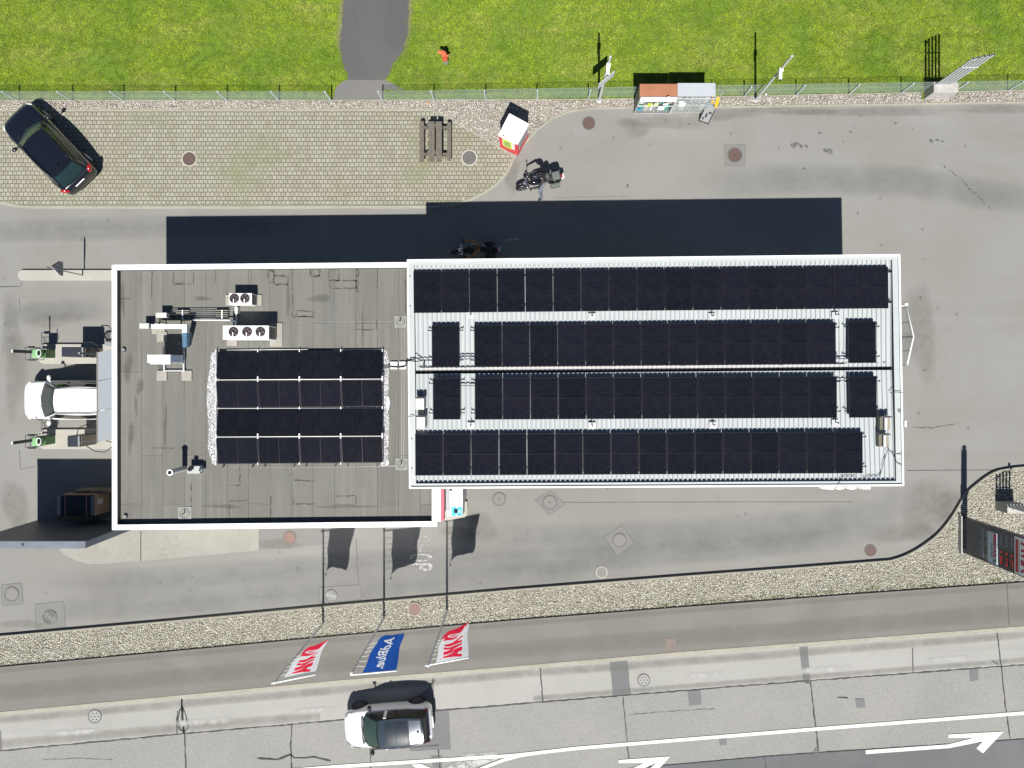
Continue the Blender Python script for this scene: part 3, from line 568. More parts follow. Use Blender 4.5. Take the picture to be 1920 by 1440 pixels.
manhole('manhole_cover','pale round road cover beside the dark lane patch',1207,1275,12,LANE,LR,-.02,'dots')
m=MB(); m.box((*P2(1258,1207,.11),.113),(.46,.5,.012)); tag(m.build('utility_cover',mat('pinkish_cover',(.19,.155,.135),.9,bmp=.2)),'pinkish square cover set in the sidewalk at the kerb','utility cover')
# ------------------------------------------------------------------ shop building
ZP,ZR=4.25,4.0
def quadpx(pts,z): return [P2(a,b,z) for a,b in pts]
shop=thing('shop_building','flat roofed petrol station shop with grey membrane roof and white parapet','building',(-10,-.9,0))
OUT=[(209.5,496.5),(820,491),(820,987.5),(210,994)]; o=quadpx(OUT,ZP)
def inset(q,d):
    c=[(q[0][0]+d,q[0][1]-d),(q[1][0]-d,q[1][1]-d),(q[2][0]-d,q[2][1]+d),(q[3][0]+d,q[3][1]+d)]; return c
i1=inset(o,.215); wl=inset(o,.03)
m=MB(); m.prism(wl,0.,ZR-.06); m.build('wall',WALLW,shop)
m=MB(); m.prism(inset(o,.1),ZR-.058,ZR); m.build('roof_membrane',MEMB,shop)
m=MB()
for k in range(4):
    a,b=o[k],o[(k+1)%4]; c,d=i1[k],i1[(k+1)%4]
    m.add([(*a,ZP-.55),(*b,ZP-.55),(*b,ZP),(*a,ZP),(*c,ZP+.012),(*d,ZP+.012)],[(0,1,2,3),(3,2,5,4)])
m.build('parapet_capping',TRIMW,shop)
m=MB()
for k in range(4):
    c,d=i1[k],i1[(k+1)%4]; m.add([(*c,ZR-.01),(*d,ZR-.01),(*d,ZP+.01),(*c,ZP+.01)],[(0,1,2,3)])
m.build('parapet_inner_face',DGREY,shop)  # shade on the inner parapet sides put into the dark grey
xe=P(820,0,ZP)[0]; ys,yn=P(0,987,ZP)[1],P(0,700,ZP)[1]
m=MB(); m.bx(xe-.03,xe+.06,ys+.6,2.,.25,2.6); sf=m.build('shop_front',GLASSD,shop)
m=MB()
for y in np.arange(ys+.6,2.,1.15): m.bx(xe+.055,xe+.11,y-.03,y+.03,.1,2.65)
m.bx(xe+.052,xe+.105,ys+.6,2.,2.6,2.72); m.bx(xe+.052,xe+.105,ys+.6,2.,.1,.25); m.build('window_frame',WHITE,sf)
m=MB(); m.bx(xe+.0,xe+.20,ys+.15,2.6,3.35,3.85); fs=m.build('fascia_sign',PINK,shop); 
m=MB(); m.bx(xe-.02,xe+.09,ys+.12,2.62,3.86,3.93); m.build('sign_trim',WHITE,fs)
m=MB(); m.bx(xe+.0,xe+.35,ys+.4,2.,2.95,3.05); m.build('awning_rail',GREY,shop)
for i,(x,w) in enumerate(((-14.5,1.2),(-11.5,1.2),(-8.4,1.2))):
    for y,s in ((wl[3][1]-.01,-1),(wl[0][1]+.01,1)):
        m=MB(); m.box((x,y-.005*s+ (0.02 if s<0 else 0),1.8),(w,.08,1.1)); m.build('window',GLASSD,shop)
m=MB(); m.box((-6,4.33,1.05),(1.,.08,2.1)); m.build('door',GREY,shop)
def rpatch(m):
    z=ZR+.006
    def outline(x0,y0,x1,y1,w=.05):
        p=jag([(x0+1.5,y0),(x1-1,y0+.5),(x1,y0+1.5),(x1-.5,y1-1),(x1-2,y1),(x0+1,y1-.5),(x0,y0+2),(x0+1.5,y0)],3.5,1.1); m.ribbon(px(p,z),w,z,jit=.95)
    outline(513,517,540,534);outline(503,508,514,530,.035);outline(618,526,668,541,.04);outline(582,504,599,518,.05);outline(616,506,635,526,.03);outline(555,583,588,594,.03);outline(668,505,672,548,.04)
    for pts in ([(325,504),(325,531),(345,531)],[(363,504),(363,533),(325,534)],[(404,504),(404,530)],[(471,504),(470,533)],[(549,506),(549,594),(588,594)],[(668,600),(668,618),(706,618),(706,600)],[(285,504),(284,560)],[(550,930),(550,945),(590,945)],[(630,930),(668,930),(668,945)],[(243,560),(225,561)],[(760,506),(760,590)],[(708,504),(707,540)],[(286,840),(325,841)],[(508,930),(508,970)],[(358,905),(358,972)],[(450,876),(450,910),(430,910)],[(550,900),(590,903)],[(430,975),(430,940),(465,938)]): m.ribbon(px(jag(pts,3.5,.7),z),.028,z,jit=.95)
TAR=mat('roof_tar',(.065,.063,.054),.85,obj=False,var=.35,scale=4)
class OneEach:
    def ribbon(s,*a,**k): q=MB(); q.ribbon(*a,**k); q.build('membrane_repair',TAR,shop)
rpatch(OneEach())
m=MB(); z=ZR+.012
for pts in ([(505,604),(760,602)],[(700,874),(752,872)],[(545,877),(745,874)],[(753,615),(753,860)],[(758,615),(757,860)],[(430,875),(545,877)]): m.ribbon(px(pts,z),.014,z)
m.build('lightning_conductor',mat('pale_wire',(.42,.42,.40),.4,.5),shop)
m=MB(); z=ZR+.008
for k,(cx_,cy_,w,h) in enumerate(((240,690,20,60),(262,725,14,40),(255,760,6,50),(300,690,14,20),(245,820,12,80),(600,560,60,14),(680,620,8,80),(440,700,60,8),(310,800,8,90),(230,560,8,90),(420,950,80,8),(650,950,120,8),(540,560,10,70),(380,560,50,8))): m=MB(); m.blob(P2(cx_,cy_,z),w*.5*S(z),h*.5*S(z),z+.0003*k,.25); m.build('roof_stain',ROOFD,shop)
m=MB(); z=ZR+.0045
for k,(cx_,cy_,w,h) in enumerate(((360,640,30,120),(350,790,50,120),(620,590,30,100),(730,560,10,120),(500,520,60,20),(500,900,200,24),(250,900,14,120),(310,540,16,60),(735,790,14,160),(330,740,20,90))): m=MB(); m.blob(P2(cx_,cy_,z),w*.5*S(z),h*.5*S(z),z+.0003*k,.2); m.build('pale_wash',ROOFL,shop)
def roofdrain(pxc,pyc,s,label):
    x,y,_=P(pxc,pyc,ZR); t=thing('roof_drain',label,'roof drain',(x,y,ZR)); h=s*S(ZR)/2
    m=MB(); m.box((x,y,ZR+.012),(2*h,2*h,.02)); m.build('pad',mat('pale_pad',(.27,.275,.25),.9),t,bevel=.03)
    m=MB(); m.torus((x,y,ZR+.026),h*.72,.012); m.torus((x,y,ZR+.026),h*.4,.008); m.build('ring',DGREY,t)
    m=MB(); m.cyl((x,y+.02,ZR+.02),(x,y+.02,ZR+.25),.02); m.build('vent_pipe',BLACKM,t)
roofdrain(347,962.5,25,'square pale roof drain pad near the lower parapet with a dark ring'); roofdrain(751,603,22,'upper of the two roof drain pads beside the canopy edge'); roofdrain(753,870,22,'lower of the two roof drain pads beside the canopy edge')
for a,b,l in((233,656,'small round roof vent by the left parapet, the upper one'),(236,968,'small round roof vent in the lower left roof corner')):
    x,y,_=P(a,b,ZR); m=MB(); m.cyl((x,y,ZR),(x,y,ZR+.08),.09); m.cyl((x,y,ZR+.08),(x,y,ZR+.10),.06,mi=1); tag(m.build('roof_vent',[DGREY,GREY]),l,'roof vent')
JM=mat('capping_joint_line',(.36,.37,.38),.5)
for k in range(4):
    a,b_=Vector(o[k]),Vector(o[(k+1)%4]); c_=Vector(i1[k]); L=(b_-a).length; n=int(L//3); dr=(b_-a).normalized(); nr=Vector((dr.y,-dr.x))*.215
    m=MB(); m.ribbon([tuple(a),tuple(c_)],.014,ZP+.014); 
    for j in range(1,n+1): p=a+dr*(j*L/(n+1)); m.ribbon([tuple(p),tuple(p+nr)],.012,ZP+.015)
    jo=m.build('capping_joint',JM,shop)
# ---- roof equipment
def hvac(x0,y0,x1,y1,zb,zt,nf,fx,fy,fr,label,slabs):
    """top rectangle given in photo px at height zt"""
    X0,Y1,_=P(x0,y0,zt); X1,Y0,_=P(x1,y1,zt); t=thing('condenser_unit',label,'air conditioner',((X0+X1)/2,(Y0+Y1)/2,ZR),0,'white fan units on the shop roof')
    m=MB(); m.bx(X0,X1,Y0,Y1,zb,zt); m.build('casing',WHITE,t,bevel=.01)
    m=MB(); m.bx(X1,X1+.006,Y0+.05,Y1-.05,zb+.06,zt-.05); m.build('coil_grille',BLACKM,t)
    m=MB()
    for x in(X0+.1,X1-.1): m.bx(x-.04,x+.04,Y0-.02,Y1+.02,ZR+.05,zb)
    m.build('foot',GREY,t)
    for k in range(nf):
        cx,cy,_=P(fx[k],fy,zt); f=MB(); f.cyl((cx,cy,zt-.001),(cx,cy,zt+.006),fr,n=28); fo=f.build('fan',BLACKM,t)
        b=MB(); 
        for j in range(5):
            a=j*1.2566+k; a2=a+.75; b.add([(cx+.05*math.cos(a),cy+.05*math.sin(a),zt+.01),(cx+fr*.93*math.cos(a),cy+fr*.93*math.sin(a),zt+.01),(cx+fr*.93*math.cos(a2),cy+fr*.93*math.sin(a2),zt+.022),(cx+.05*math.cos(a2),cy+.05*math.sin(a2),zt+.022)],[(0,1,2,3)])
        b.build('blade',mat('fan_blade',(.085,.06,.065),.5),fo)
        g=MB(); 
        for rr in(.35,.6,.8,1.): g.torus((cx,cy,zt+.03),fr*rr,.004,n=24,m=4)
        g.build('fan_guard',mat('fan_guard_wire',(.16,.13,.14),.4,.5),fo)
        g=MB(); g.box((cx-.02,cy-fr*.55,zt+.034),(.035,fr*.9,.01)); g.build('motor_bracket',WHITE,fo)
    for s in slabs:
        a,b,_=P(s[0],s[1],ZR);c,d,_=P(s[2],s[3],ZR); m=MB(); m.bx(a,c,d,b,ZR+.004,ZR+.07); m.build('paving_slab',CONCP,t,bevel=.008)
    return t
hvac(429,549.6,472,571.5,4.12,4.62,2,(439.5,459.5),559.5,.185,'white condenser with two fans, nearest the top parapet',[(475,553,492,573),(424,553,434,573)])
hvac(417.7,610.3,504,636.5,4.15,4.95,3,(438,463.5,488.5),622,.19,'long white condenser with three fans above the roof panels',[(507,606,530.5,650),(426,630,446,649)])
def pbox(name,label,cat,x0,y0,x1,y1,zb,zt,mt,extra=None,group=None,bev=.01):
    X0,Y1,_=P(x0,y0,zt);X1,Y0,_=P(x1,y1,zt); t=thing(name,label,cat,((X0+X1)/2,(Y0+Y1)/2,zb),0,group); m=MB(); m.bx(X0,X1,Y0,Y1,zb,zt); m.build('body',mt,t,bevel=bev)
    if extra: extra(t,X0,X1,Y0,Y1,zb,zt)
    return t
def legs(t,X0,X1,Y0,Y1,zb,zt):
    m=MB(); m.bx(X0+.06,X0+.12,Y0+.02,Y1-.02,ZR,zb);m.bx(X1-.12,X1-.06,Y0+.02,Y1-.02,ZR,zb); m.build('foot',GREY,t)
    m=MB(); m.bx(X0+.02,X1-.02,Y0-.004,Y0,zb+.05,zt-.05); m.build('lid_seam',GREY,t)
pbox('roof_box','light grey roof junction box at the left end of the pipe bundle','junction box',292,586,312,595.5,4.2,4.5,LGREY,legs)
pbox('roof_box','light grey roof junction box left of the white L shaped duct','junction box',261,606,279,616,4.2,4.5,LGREY,legs)
# tall unit
def tall(t,X0,X1,Y0,Y1,zb,zt):
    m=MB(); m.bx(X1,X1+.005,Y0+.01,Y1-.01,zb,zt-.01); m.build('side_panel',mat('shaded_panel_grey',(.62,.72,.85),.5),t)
    m=MB()
    for x in(X0+.05,X1-.05):
        m.bx(x-.03,x+.03,Y0-.35,Y1+.35,ZR+.08,ZR+.14)
        for y in(Y0,Y1): m.bx(x-.02,x+.02,y-.02,y+.02,ZR+.1,zb)
    m.bx(X0,X1,Y0-.33,Y0-.29,ZR+.09,ZR+.13); m.build('stand',GALV,t)
    for sx in(X0-.12,X1+.0):
        for sy in(Y0-.5,Y1+.75):
            m=MB(); m.bx(sx-.16,sx+.24,sy-.2,sy+.2,ZR+.003,ZR+.075); m.build('paving_slab',CONCP,t,bevel=.008)
    m=MB(); m.bx(X0+.1,X1,Y0-.06,Y0,zt-.12,zt-.02); m.build('top_trim',WHITE,t)
pbox('heat_pump','tall white ventilation cabinet leaning over slabs on the left of the roof','air conditioner',276,665,319,680,4.3,5.3,WHITE,tall)
t=thing('ventilation_duct','white L shaped duct with blue grey lower run on the shop roof','duct',P(346,612,ZR))
m=MB(); a=P(283,608,4.8);b=P(350,616,4.8); m.bx(a[0],b[0],b[1],a[1],4.55,4.8); c=P(341.5,624,4.8); m.bx(c[0],b[0],c[1],b[1]-.0005,4.55,4.799); m.build('duct_run',WHITE,t,bevel=.01)
m=MB(); d=P(350,651,4.35); m.add([(c[0],c[1],4.8),(b[0],c[1],4.8),(d[0],d[1],4.35),(d[0]-.16,d[1],4.35),(c[0],c[1],4.55),(b[0],c[1],4.55),(d[0],d[1],4.1),(d[0]-.16,d[1],4.1)],[(0,1,2,3),(4,7,6,5),(0,4,5,1),(1,5,6,2),(2,6,7,3),(3,7,4,0)]); m.build('duct_drop',BLUED,t)
m=MB()
for x,y in((300,612),(340,612),(346,645)): q=P(x,y,ZR); m.bx(q[0]-.03,q[0]+.03,q[1]-.03,q[1]+.03,ZR,4.5)
m.build('support',GREY,t)
m=MB(); q=P(287,615,ZR); m.bx(q[0]-.02,q[0]+.5,q[1]-.25,q[1]+.2,ZR+.003,ZR+.06); m.build('paving_slab',CONCP,t)
t=thing('pipe_bundle','bundle of dark pipes on two pale trays between the grey boxes and the fan units','pipes',P(370,590,ZR))
m=MB()
for k,y in enumerate((581.5,585.5,589.5,593.5,597)): m.tube([P(316,y,4.16),P(429,y-.6,4.16)],.016,5)
m.build('pipe',DGREY,t)
m=MB(); m.tube([P(360,600,4.2),P(433,600.4,4.25),P(440,602,4.3),P(441.5,612,4.4)],.028,8); m.tube([P(443,571,4.2),P(443,612,4.3)],.02,6); m.build('white_pipe',WHITE,t)
m=MB(); m.tube([P(312,592,4.3),P(325,598,4.2),P(345,601,4.15),P(360,600,4.15),P(372,602,4.15)],.016,6); m.tube([P(310,597,4.3),P(313,607,4.2)],.018,6); m.build('cable',BLACKM,t)
for x0,x1 in((330,354),(404.5,427.5)):
    for k in range(5): 
        m=MB(); a=P(x0,580.5+k*4,4.12);b=P(x1,583.6+k*4,4.12); m.bx(a[0],b[0],b[1],a[1],ZR+.01,4.12); m.build('tray',CONCP,t)
    m=MB(); a=P((x0+x1)/2-1,581,4.19);b=P((x0+x1)/2+1,599,4.19); m.bx(a[0],b[0],b[1],a[1],4.125,4.19); m.build('pipe_clamp',WHITE,t)
m=MB(); a=P(440,576,4.25);b=P(445.5,588,4.25); m.bx(a[0],b[0],b[1],a[1],ZR,4.25); m.build('connector_box',LGREY,t)
# chimney and flue box
t=thing('chimney_pipe','leaning steel flue pipe with white rim and dark opening','chimney',P(346.7,877.9,ZR))
x,y,_=P(346.7,877.9,ZR); m=MB(); m.cyl((x,y,ZR),(x,y,5.2),.105,n=20,cap=False); m.build('flue',GALV,t); m=MB(); m.torus((x,y,5.2),.1,.028); m.build('rim',WHITE,t); m=MB(); m.cyl((x,y,5.1),(x,y,5.19),.08); m.build('opening',BLACKM,t)
def fb(t,X0,X1,Y0,Y1,zb,zt):
    m=MB(); m.cyl((X0+.2,Y1-.08,zt),(X0+.2,Y1-.08,zt+.18),.07); m.cyl((X0+.2,Y1-.08,zt+.18),(X0+.2,Y1-.08,zt+.2),.1); m.build('cowl',BLACKM,t)
    q=P(384,879,ZR); m=MB(); m.cyl((q[0],q[1],ZR),(q[0],q[1],4.42),.06); m.build('vent_pipe',GALV,t); m=MB(); m.cyl((q[0],q[1],4.4),(q[0],q[1],4.43),.045); m.build('vent_opening',BLACKM,t)
pbox('flue_box','small grey flue box with black cowl at the foot of the steel chimney','roof box',351,874,374.5,888,ZR,4.35,mat('pale_grey_box',(.40,.42,.41),.6),fb)
# ballast around array
bl=[P2(a,b,ZR) for a,b in [(406,658),(409,760),(407,872),(398,869),(390,840),(392,800),(388,760),(389,720),(394,690),(396,662)]]
br=[P2(a,b,ZR) for a,b in [(716,656),(725,656),(729,675),(729,720),(727,760),(730,790),(728,840),(729,868),(722,874),(714,872)]]
stones('ballast_gravel',bl,3600,.012,.026,ZR+.004,BALL,'white ballast gravel along the left side of the roof panel array','gravel'); stones('ballast_gravel',br,2600,.012,.026,ZR+.004,BALL,'white ballast gravel along the right side of the roof panel array','gravel')
m=MB(); m.flat([P2(a,b,ZR+.01) for a,b in [(724,742),(729,744),(731,755),(729,768),(725,772)]],ZR+.012); m.flat([P2(a,b,ZR+.01) for a,b in [(723,866),(729,862),(729,870),(723,875)]],ZR+.012); tag(m.build('fleece_sheet',mat('white_fleece',(.7,.7,.72),.9)),'scraps of white fleece showing in the ballast right of the roof panels','sheet')
for i,(a,b) in enumerate(((732,745),(748.5,761.5))):
    q=P(a,678,4.1);r=P(b,692,4.1); m=MB(); m.bx(q[0],r[0],r[1],q[1],ZR+.005,4.1); tag(m.build('cable_block',WHITE,bevel=.01),('left','right')[i]+' white cable block between the roof panels and the canopy','cable block','white cable blocks')
m=MB(); m.tube([P(714,689,4.12),P(728,687.5,4.14),P(745,688.5,4.15),P(758,688,4.17),P(763,683,4.6),P(764,676,5.2),P(772,674.5,5.2),P(780,671,5.1),P(790,675,5.0),P(812,675,5.0)],.022,6); m.tube([P(763,677,5.18),P(775,676.5,5.15),P(778,678,5.05),P(792,676,5.0)],.018,6); tag(m.build('cable',BLACKM),'black cable running from the roof panels over the canopy edge','cable')
# ------------------------------------------------------------------ canopy
ZC=5.12
can=thing('station_canopy','long white fuel canopy with ribbed pale roof and central gutter','canopy',(4.9,0,0))
CQ=[(763,486.5),(1688,476.5),(1695.5,911.5),(767,916.5)]; c0=quadpx(CQ,ZC)
def ins(q,d): # robust inset by edges
    c=Vector((sum(p[0] for p in q)/4,sum(p[1] for p in q)/4)); return [(p[0]+(d if p[0]<c.x else -d),p[1]+(d if p[1]<c.y else -d)) for p in q]
c1=ins(c0,.07); c2=ins(c0,.26); cL=[(q[0]+(.26 if q[0]<0 else -.28),q[1]+(-.21 if q[1]>0 else .19)) for q in c0]
m=MB()
for k in range(4):
    a,b=c0[k],c0[(k+1)%4];c,d=c1[k],c1[(k+1)%4]; m.add([(*a,4.62),(*b,4.62),(*b,ZC),(*a,ZC),(*c,ZC),(*d,ZC)],[(0,1,2,3),(3,2,5,4)])
m.build('fascia',TRIMW,can)
for k in range(4):
    a,b=Vector(c0[k]),Vector(c0[(k+1)%4]); L=(b-a).length; dr=(b-a).normalized(); nr=Vector((dr.y,-dr.x)); n=int(L//2.4); m=MB()
    for j in range(1,n+1): p=a+dr*(j*L/(n+1)); m.ribbon([tuple(p),tuple(p+nr*.07)],.012,ZC+.003); m.ribbon([tuple(p+nr*.08),tuple(p+nr*.19)],.010,5.0615)
    m.build('joint_lines',JM,can)
m=MB(); zz=5.06
for k in range(4):
    a,b=c1[k],c1[(k+1)%4];c,d=cL[k],cL[(k+1)%4]; m.add([(*a,ZC-.005),(*b,ZC-.005),(*b,zz),(*a,zz),(*c,zz),(*d,zz)],[(0,1,2,3),(3,2,5,4)])
m.build('edge_flashing',mat('pale_flashing',(.42,.445,.45),.5,var=.04,scale=1.,obj=False),can)
def bil(q,u,v): # u left-right, v top-bottom
    a=Vector(q[0])*(1-u)+Vector(q[1])*u; b=Vector(q[3])*(1-u)+Vector(q[2])*u; r=a*(1-v)+b*v; return r.x,r.y
cR=[(q[0]+(.22 if q[0]<0 else -.24),q[1]+(-.17 if q[1]>0 else .15)) for q in c0]
def rz(v): return 4.93-.12*(1-abs(v-.49)/.51) 
m=MB(); nr=102
for half,(v0,v1) in enumerate(((0.,.482),(.498,1.))):
    vs=[];cols=[]
    for i in range(nr):
        for du,dz in((0,0),(.60,0),(.71,.05),(.89,.05)): cols.append(((i+du)/nr,dz))
    cols.append((1.,0))
    for v in (v0,v1): 
        for u,dz in cols: x,y=bil(cR,u,v); vs.append((x,y,rz(v)+dz))
    n=len(cols); m.add(vs,[(i,n+i,n+i+1,i+1) for i in range(n-1)])
m.build('ribbed_roof',ROOFW,can)
m=MB()
for va,vb in(((-.004),.0),(1.,1.005)):  # dark closure under the rib ends at the flashing
    pa=[bil(cR,i/40,va) for i in range(41)];pb=[bil(cR,i/40,vb) for i in range(41)]; m.strip(pa,pb,4.95)
m.build('rib_closure',DGREY,can)
m=MB()
for i in range(nr):
    u0,u1=(i+.04)/nr,(i+.60)/nr
    a=bil(cR,u0,.989);b=bil(cR,u1,.989);c=bil(cR,u1,.982);d=bil(cR,u0,.982); z=rz(.985)+.004; m.add([(*a,z),(*b,z),(*c,z),(*d,z)],[(0,1,2,3)])
m.build('rib_shade_dash',mat('blue_black_shade',(.05,.07,.11),.8),can)  # shade in the gaps at the rib ends, painted as dark dashes
def gl(m,u0,u1,v0,v1,z): a=bil(cR,u0,v0);b=bil(cR,u1,v0);c=bil(cR,u1,v1);d=bil(cR,u0,v1); m.add([(*a,z),(*b,z),(*c,z),(*d,z)],[(0,3,2,1)])
m=MB(); gl(m,0,1,.47,.51,4.70); m.build('gutter',BLACKM,can)
m=MB()
for k in range(60):
    u0=.005+k*.0165; gl(m,u0,u0+.010,.463,.4665,rz(.465)+.05)
m.build('gutter_bracket',GREY,can)
m=MB()
a=bil(cR,.01,.474);b=bil(cR,.90,.474); m.box(((a[0]+b[0])/2,(a[1]+b[1])/2,4.93),(b[0]-a[0],.05,.04),rz=math.atan2(b[1]-a[1],b[0]-a[0])); m.build('cable_tray',mat('pinkish_tray',(.50,.46,.44),.6),can)
m=MB()
for u in(.02,.09,.143,.35,.56,.765): a=bil(cR,u,.46); m.box((a[0],a[1],4.97),(.06,.22,.1))
m.build('tray_support',DGREY,can)
m=MB(); m.prism(ins(c0,.004),4.57,4.615); m.build('soffit',WHITE,can)
for x in(-1.5,3.6,8.8,13.): 
    m=MB(); m.box((x,0,2.3),(.35,.35,4.6)); m.build('column',WHITE,can,bevel=.01)
m=MB()
for pts in ([(1613,907,5),(1622,893,5)],[(1568,913,5.13),(1580,893,5)],[(1580,893,5.0),(1606,893,5.)],[(1625,893,5),(1650,892,5)],[(1650,892,5.0),(1656,870,5),(1662,850,5),(1666,840,5.1)],[(1664,840,5.1),(1672,850,5),(1692,852,5.15)],[(1668,735,4.98),(1672,737,4.98),(1678,735,5.14),(1692,736,5.15)],[(1675,850,5),(1682,868,5.1),(1692,873,5.15)],[(766,781,5.15),(775,780,5.15),(779,778,5.)],[(1542,913,5.13),(1545,905,5)]):
    m.tube([P(a,b,c) for a,b,c in pts],.013,5)
tag(m.build('canopy_cables',DGREY),'thin dark cables strung along the right end of the canopy roof','cable')
for i,(pts,dx) in enumerate((([(1535,914),(1543,916.5),(1562,917.5),(1563,914)],0),([(1567,914),(1570,918),(1582,916),(1582,914)],0),([(1583,914),(1596,918),(1604,916),(1605,914)],0),([(1606,914),(1618,917),(1631,916.5),(1631,913)],0))):
    q=quadpx(pts,4.8); m=MB(); m.prism([(a,b+ (0)) for a,b in q],4.35,4.86); tag(m.build('fascia_letter',WHITE),('leftmost','second','third','rightmost')[i]+' of the white sign shapes projecting below the canopy edge','sign','white sign shapes on the canopy edge')
q=quadpx([(1694,789),(1698,788),(1698,800),(1694,800)],4.8); m=MB(); m.prism(q,4.4,4.88); tag(m.build('wall_lamp',WHITE),'small white lamp housing on the right edge of the canopy','lamp')
x,y,_=P(1687,771,5.13); m=MB(); m.torus((x,y,5.13),.045,.012); tag(m.build('cable_gland',DGREY),'small dark ring on the right edge of the canopy','fitting')
# inverter boxes
def inv(x0,y0,x1,y1,lab,dark):
    X0,Y1,_=P(x0,y0,5.3);X1,Y0,_=P(x1,y1,5.3); t=thing('connection_box',lab,'electrical box',((X0+X1)/2,Y0,5.),0,'electrical boxes on the canopy roof')
    m=MB(); m.bx(X0,X1,Y0,Y1,4.98,5.3) if not dark else m.bx(X0+.12,X1-.06,Y0,Y1,4.98,5.3); m.build('cover',mat('cream_cover',(.60,.585,.54),.6),t,bevel=.01)
    m=MB(); m.bx(X1-.05,X1+.02,Y0,Y1,4.97,5.1) ; m.bx(X0-.02,X1+.04,Y1,Y1+.05,4.97,5.26); m.build('bracket',DGREY,t)
    if dark: m=MB(); m.bx(X0-.02,X0+.1,Y0,Y1,4.97,5.2); m.build('heat_sink',mat('olive_heat_sink',(.14,.125,.09),.6,var=.5,scale=25),t); m=MB(); m.bx((X0+X1)/2+.03,(X0+X1)/2+.12,Y0,Y1-.02,5.3,5.31); m.build('label_strip',TAN,t)
inv(779,747,795,768,'pale electrical box beside the left canopy edge, upper of two',0); inv(781,782,797,803,'pale electrical box beside the left canopy edge, lower of two',0)
inv(1653,783,1672,806,'electrical box with olive heat sink near the right canopy edge, upper of two',1); inv(1651,816,1669,838,'electrical box with olive heat sink near the right canopy edge, lower of two',1)
names={(883,590):'upper left',(1110,592):'upper second',(1335,592):'upper third',(1567,590):'upper right',(883,797):'lower left',(1110,797):'lower second',(1337,796):'lower third',(1567,792):'lower right'}
for (a,b),n in names.items():
    x,y,_=P(a,b,5.); t=thing('safety_anchor',n+' fall safety anchor post between the canopy panel rows','anchor',(x,y,4.95),0,'roof anchors on the canopy'); m=MB(); m.cyl((x,y,4.92),(x,y,5.25),.02); m.torus((x,y,5.26),.035,.01,ax='x'); m.build('post',DGREY,t); m=MB(); m.box((x,y-.03,4.975),(.28,.26,.012)); m.build('base_plate',GALV,t)
# ------------------------------------------------------------------ solar panels
ORD=['first','second','third','fourth','fifth','sixth','seventh','eighth','ninth','tenth','eleventh','twelfth','thirteenth','fourteenth','fifteenth','sixteenth','seventeenth']
PW,PH=1.062,1.605
def make_panel():
    t=thing('solar_panel','x','solar panel'); f=MB(); w,h=PW/2,PH/2; b=.022
    f.bx(-w,w,-h,-h+b,-.035,0);f.bx(-w,w,h-b,h,-.035,0);f.bx(-w,-w+b,-h+b,h-b,-.035,-.0005);f.bx(w-b,w,-h+b,h-b,-.035,-.0005); f.build('frame',PFRAME,t,world=False)
    g=MB(); g.bx(-w+b,w-b,-h+b,-.006,-.03,-.004); g.bx(-w+b,w-b,.006,h-b,-.03,-.004); g.build('cells',CELLS,t,world=False)
    g=MB(); g.bx(-w+b,w-b,-.006,.006,-.03,-.006); g.build('busbar_strip',BLACKM,t,world=False); return t
proto=make_panel(); used=[False]
def panel(x,y,z,rz,label,group,rx=0.,sc=1.):
    if not used[0]: o=proto; used[0]=True; o.location=(x,y,z); o['label']=label; o['group']=group
    else: o=dup(proto,(x,y,z),rz,label,group)
    o.rotation_euler=(rx if not isinstance(rx,tuple) else rx[0],0 if not isinstance(rx,tuple) else rx[1],rz); o.scale=(sc,sc,1); return o
ZS=5.09
rows=[('top row',775,1666,509,586.5,500,578,17,'long'),('second row',889,1567.5,609.5,687.5,603.5,682,13,'long'),('third row',890,1569.5,708.5,787,705.5,783.5,13,'long'),('bottom row',778,1618,813,892.5,808.5,888,16,'long')]
def clampset(x,y,sx,par=None):
    pass
for nm,xl,xr,yl0,yl1,yr0,yr1,n,_ in rows:
    for i in range(n):
        f=(i+.5)/n; cx=xl+(xr-xl)*f; cy=(yl0+(yr0-yl0)*f+yl1+(yr1-yl1)*f)/2; x,y,_z=P(cx,cy,ZS); r=math.atan2(-(yr0-yl0+yr1-yl1)/2,xr-xl)
        tl='solar panel '+ORD[i]+' from the left in the '+nm+' on the canopy'
        o=panel(x,y,ZS,r,tl,'solar panels on the canopy roof')
        if i in(0,n-1):
            s=-1 if i==0 else 1
            for yy in(-.55,.6):
                m=MB(); m.box((s*(PW/2+.07),yy,-.05),(.16,.035,.03)); m.box((s*(PW/2+.13),yy+.02,-.03),(.03,.05,.06)); m.build('clamp',BLACKM,o,world=False)
for nm,cx,cy in(('upper left',835.5,648.5),('lower left',837.5,747.5),('upper right',1616.5,641.5),('lower right',1618,744)):
    x,y,_z=P(cx,cy,ZS); o=panel(x,y,ZS,.006,nm+' single solar panel standing apart beside the gutter','solar panels on the canopy roof')
    for s in(-1,1):
        for yy in(-.55,.6): m=MB(); m.box((s*(PW/2+.07),yy,-.05),(.16,.035,.03)); m.box((s*(PW/2+.13),yy+.02,-.03),(.03,.05,.06)); m.build('clamp',BLACKM,o,world=False)
m=MB()
for a,b,c,d in((862,667,889,669),(862,672,889,674),(863,722,890,724),(1568,672,1590,673),(1569,713,1591,714),(1667,508,1678,509),(1667,567,1678,568)):
    q=P(a,b,5.02);r=P(c,d,5.02); m.box(((q[0]+r[0])/2,(q[1]+r[1])/2,5.0),(r[0]-q[0],.035,.03))
tag(m.build('link_rails',mat('blue_black_rail',(.06,.07,.11),.5)),'short dark mounting rails linking the single canopy panels to their rows','rail')
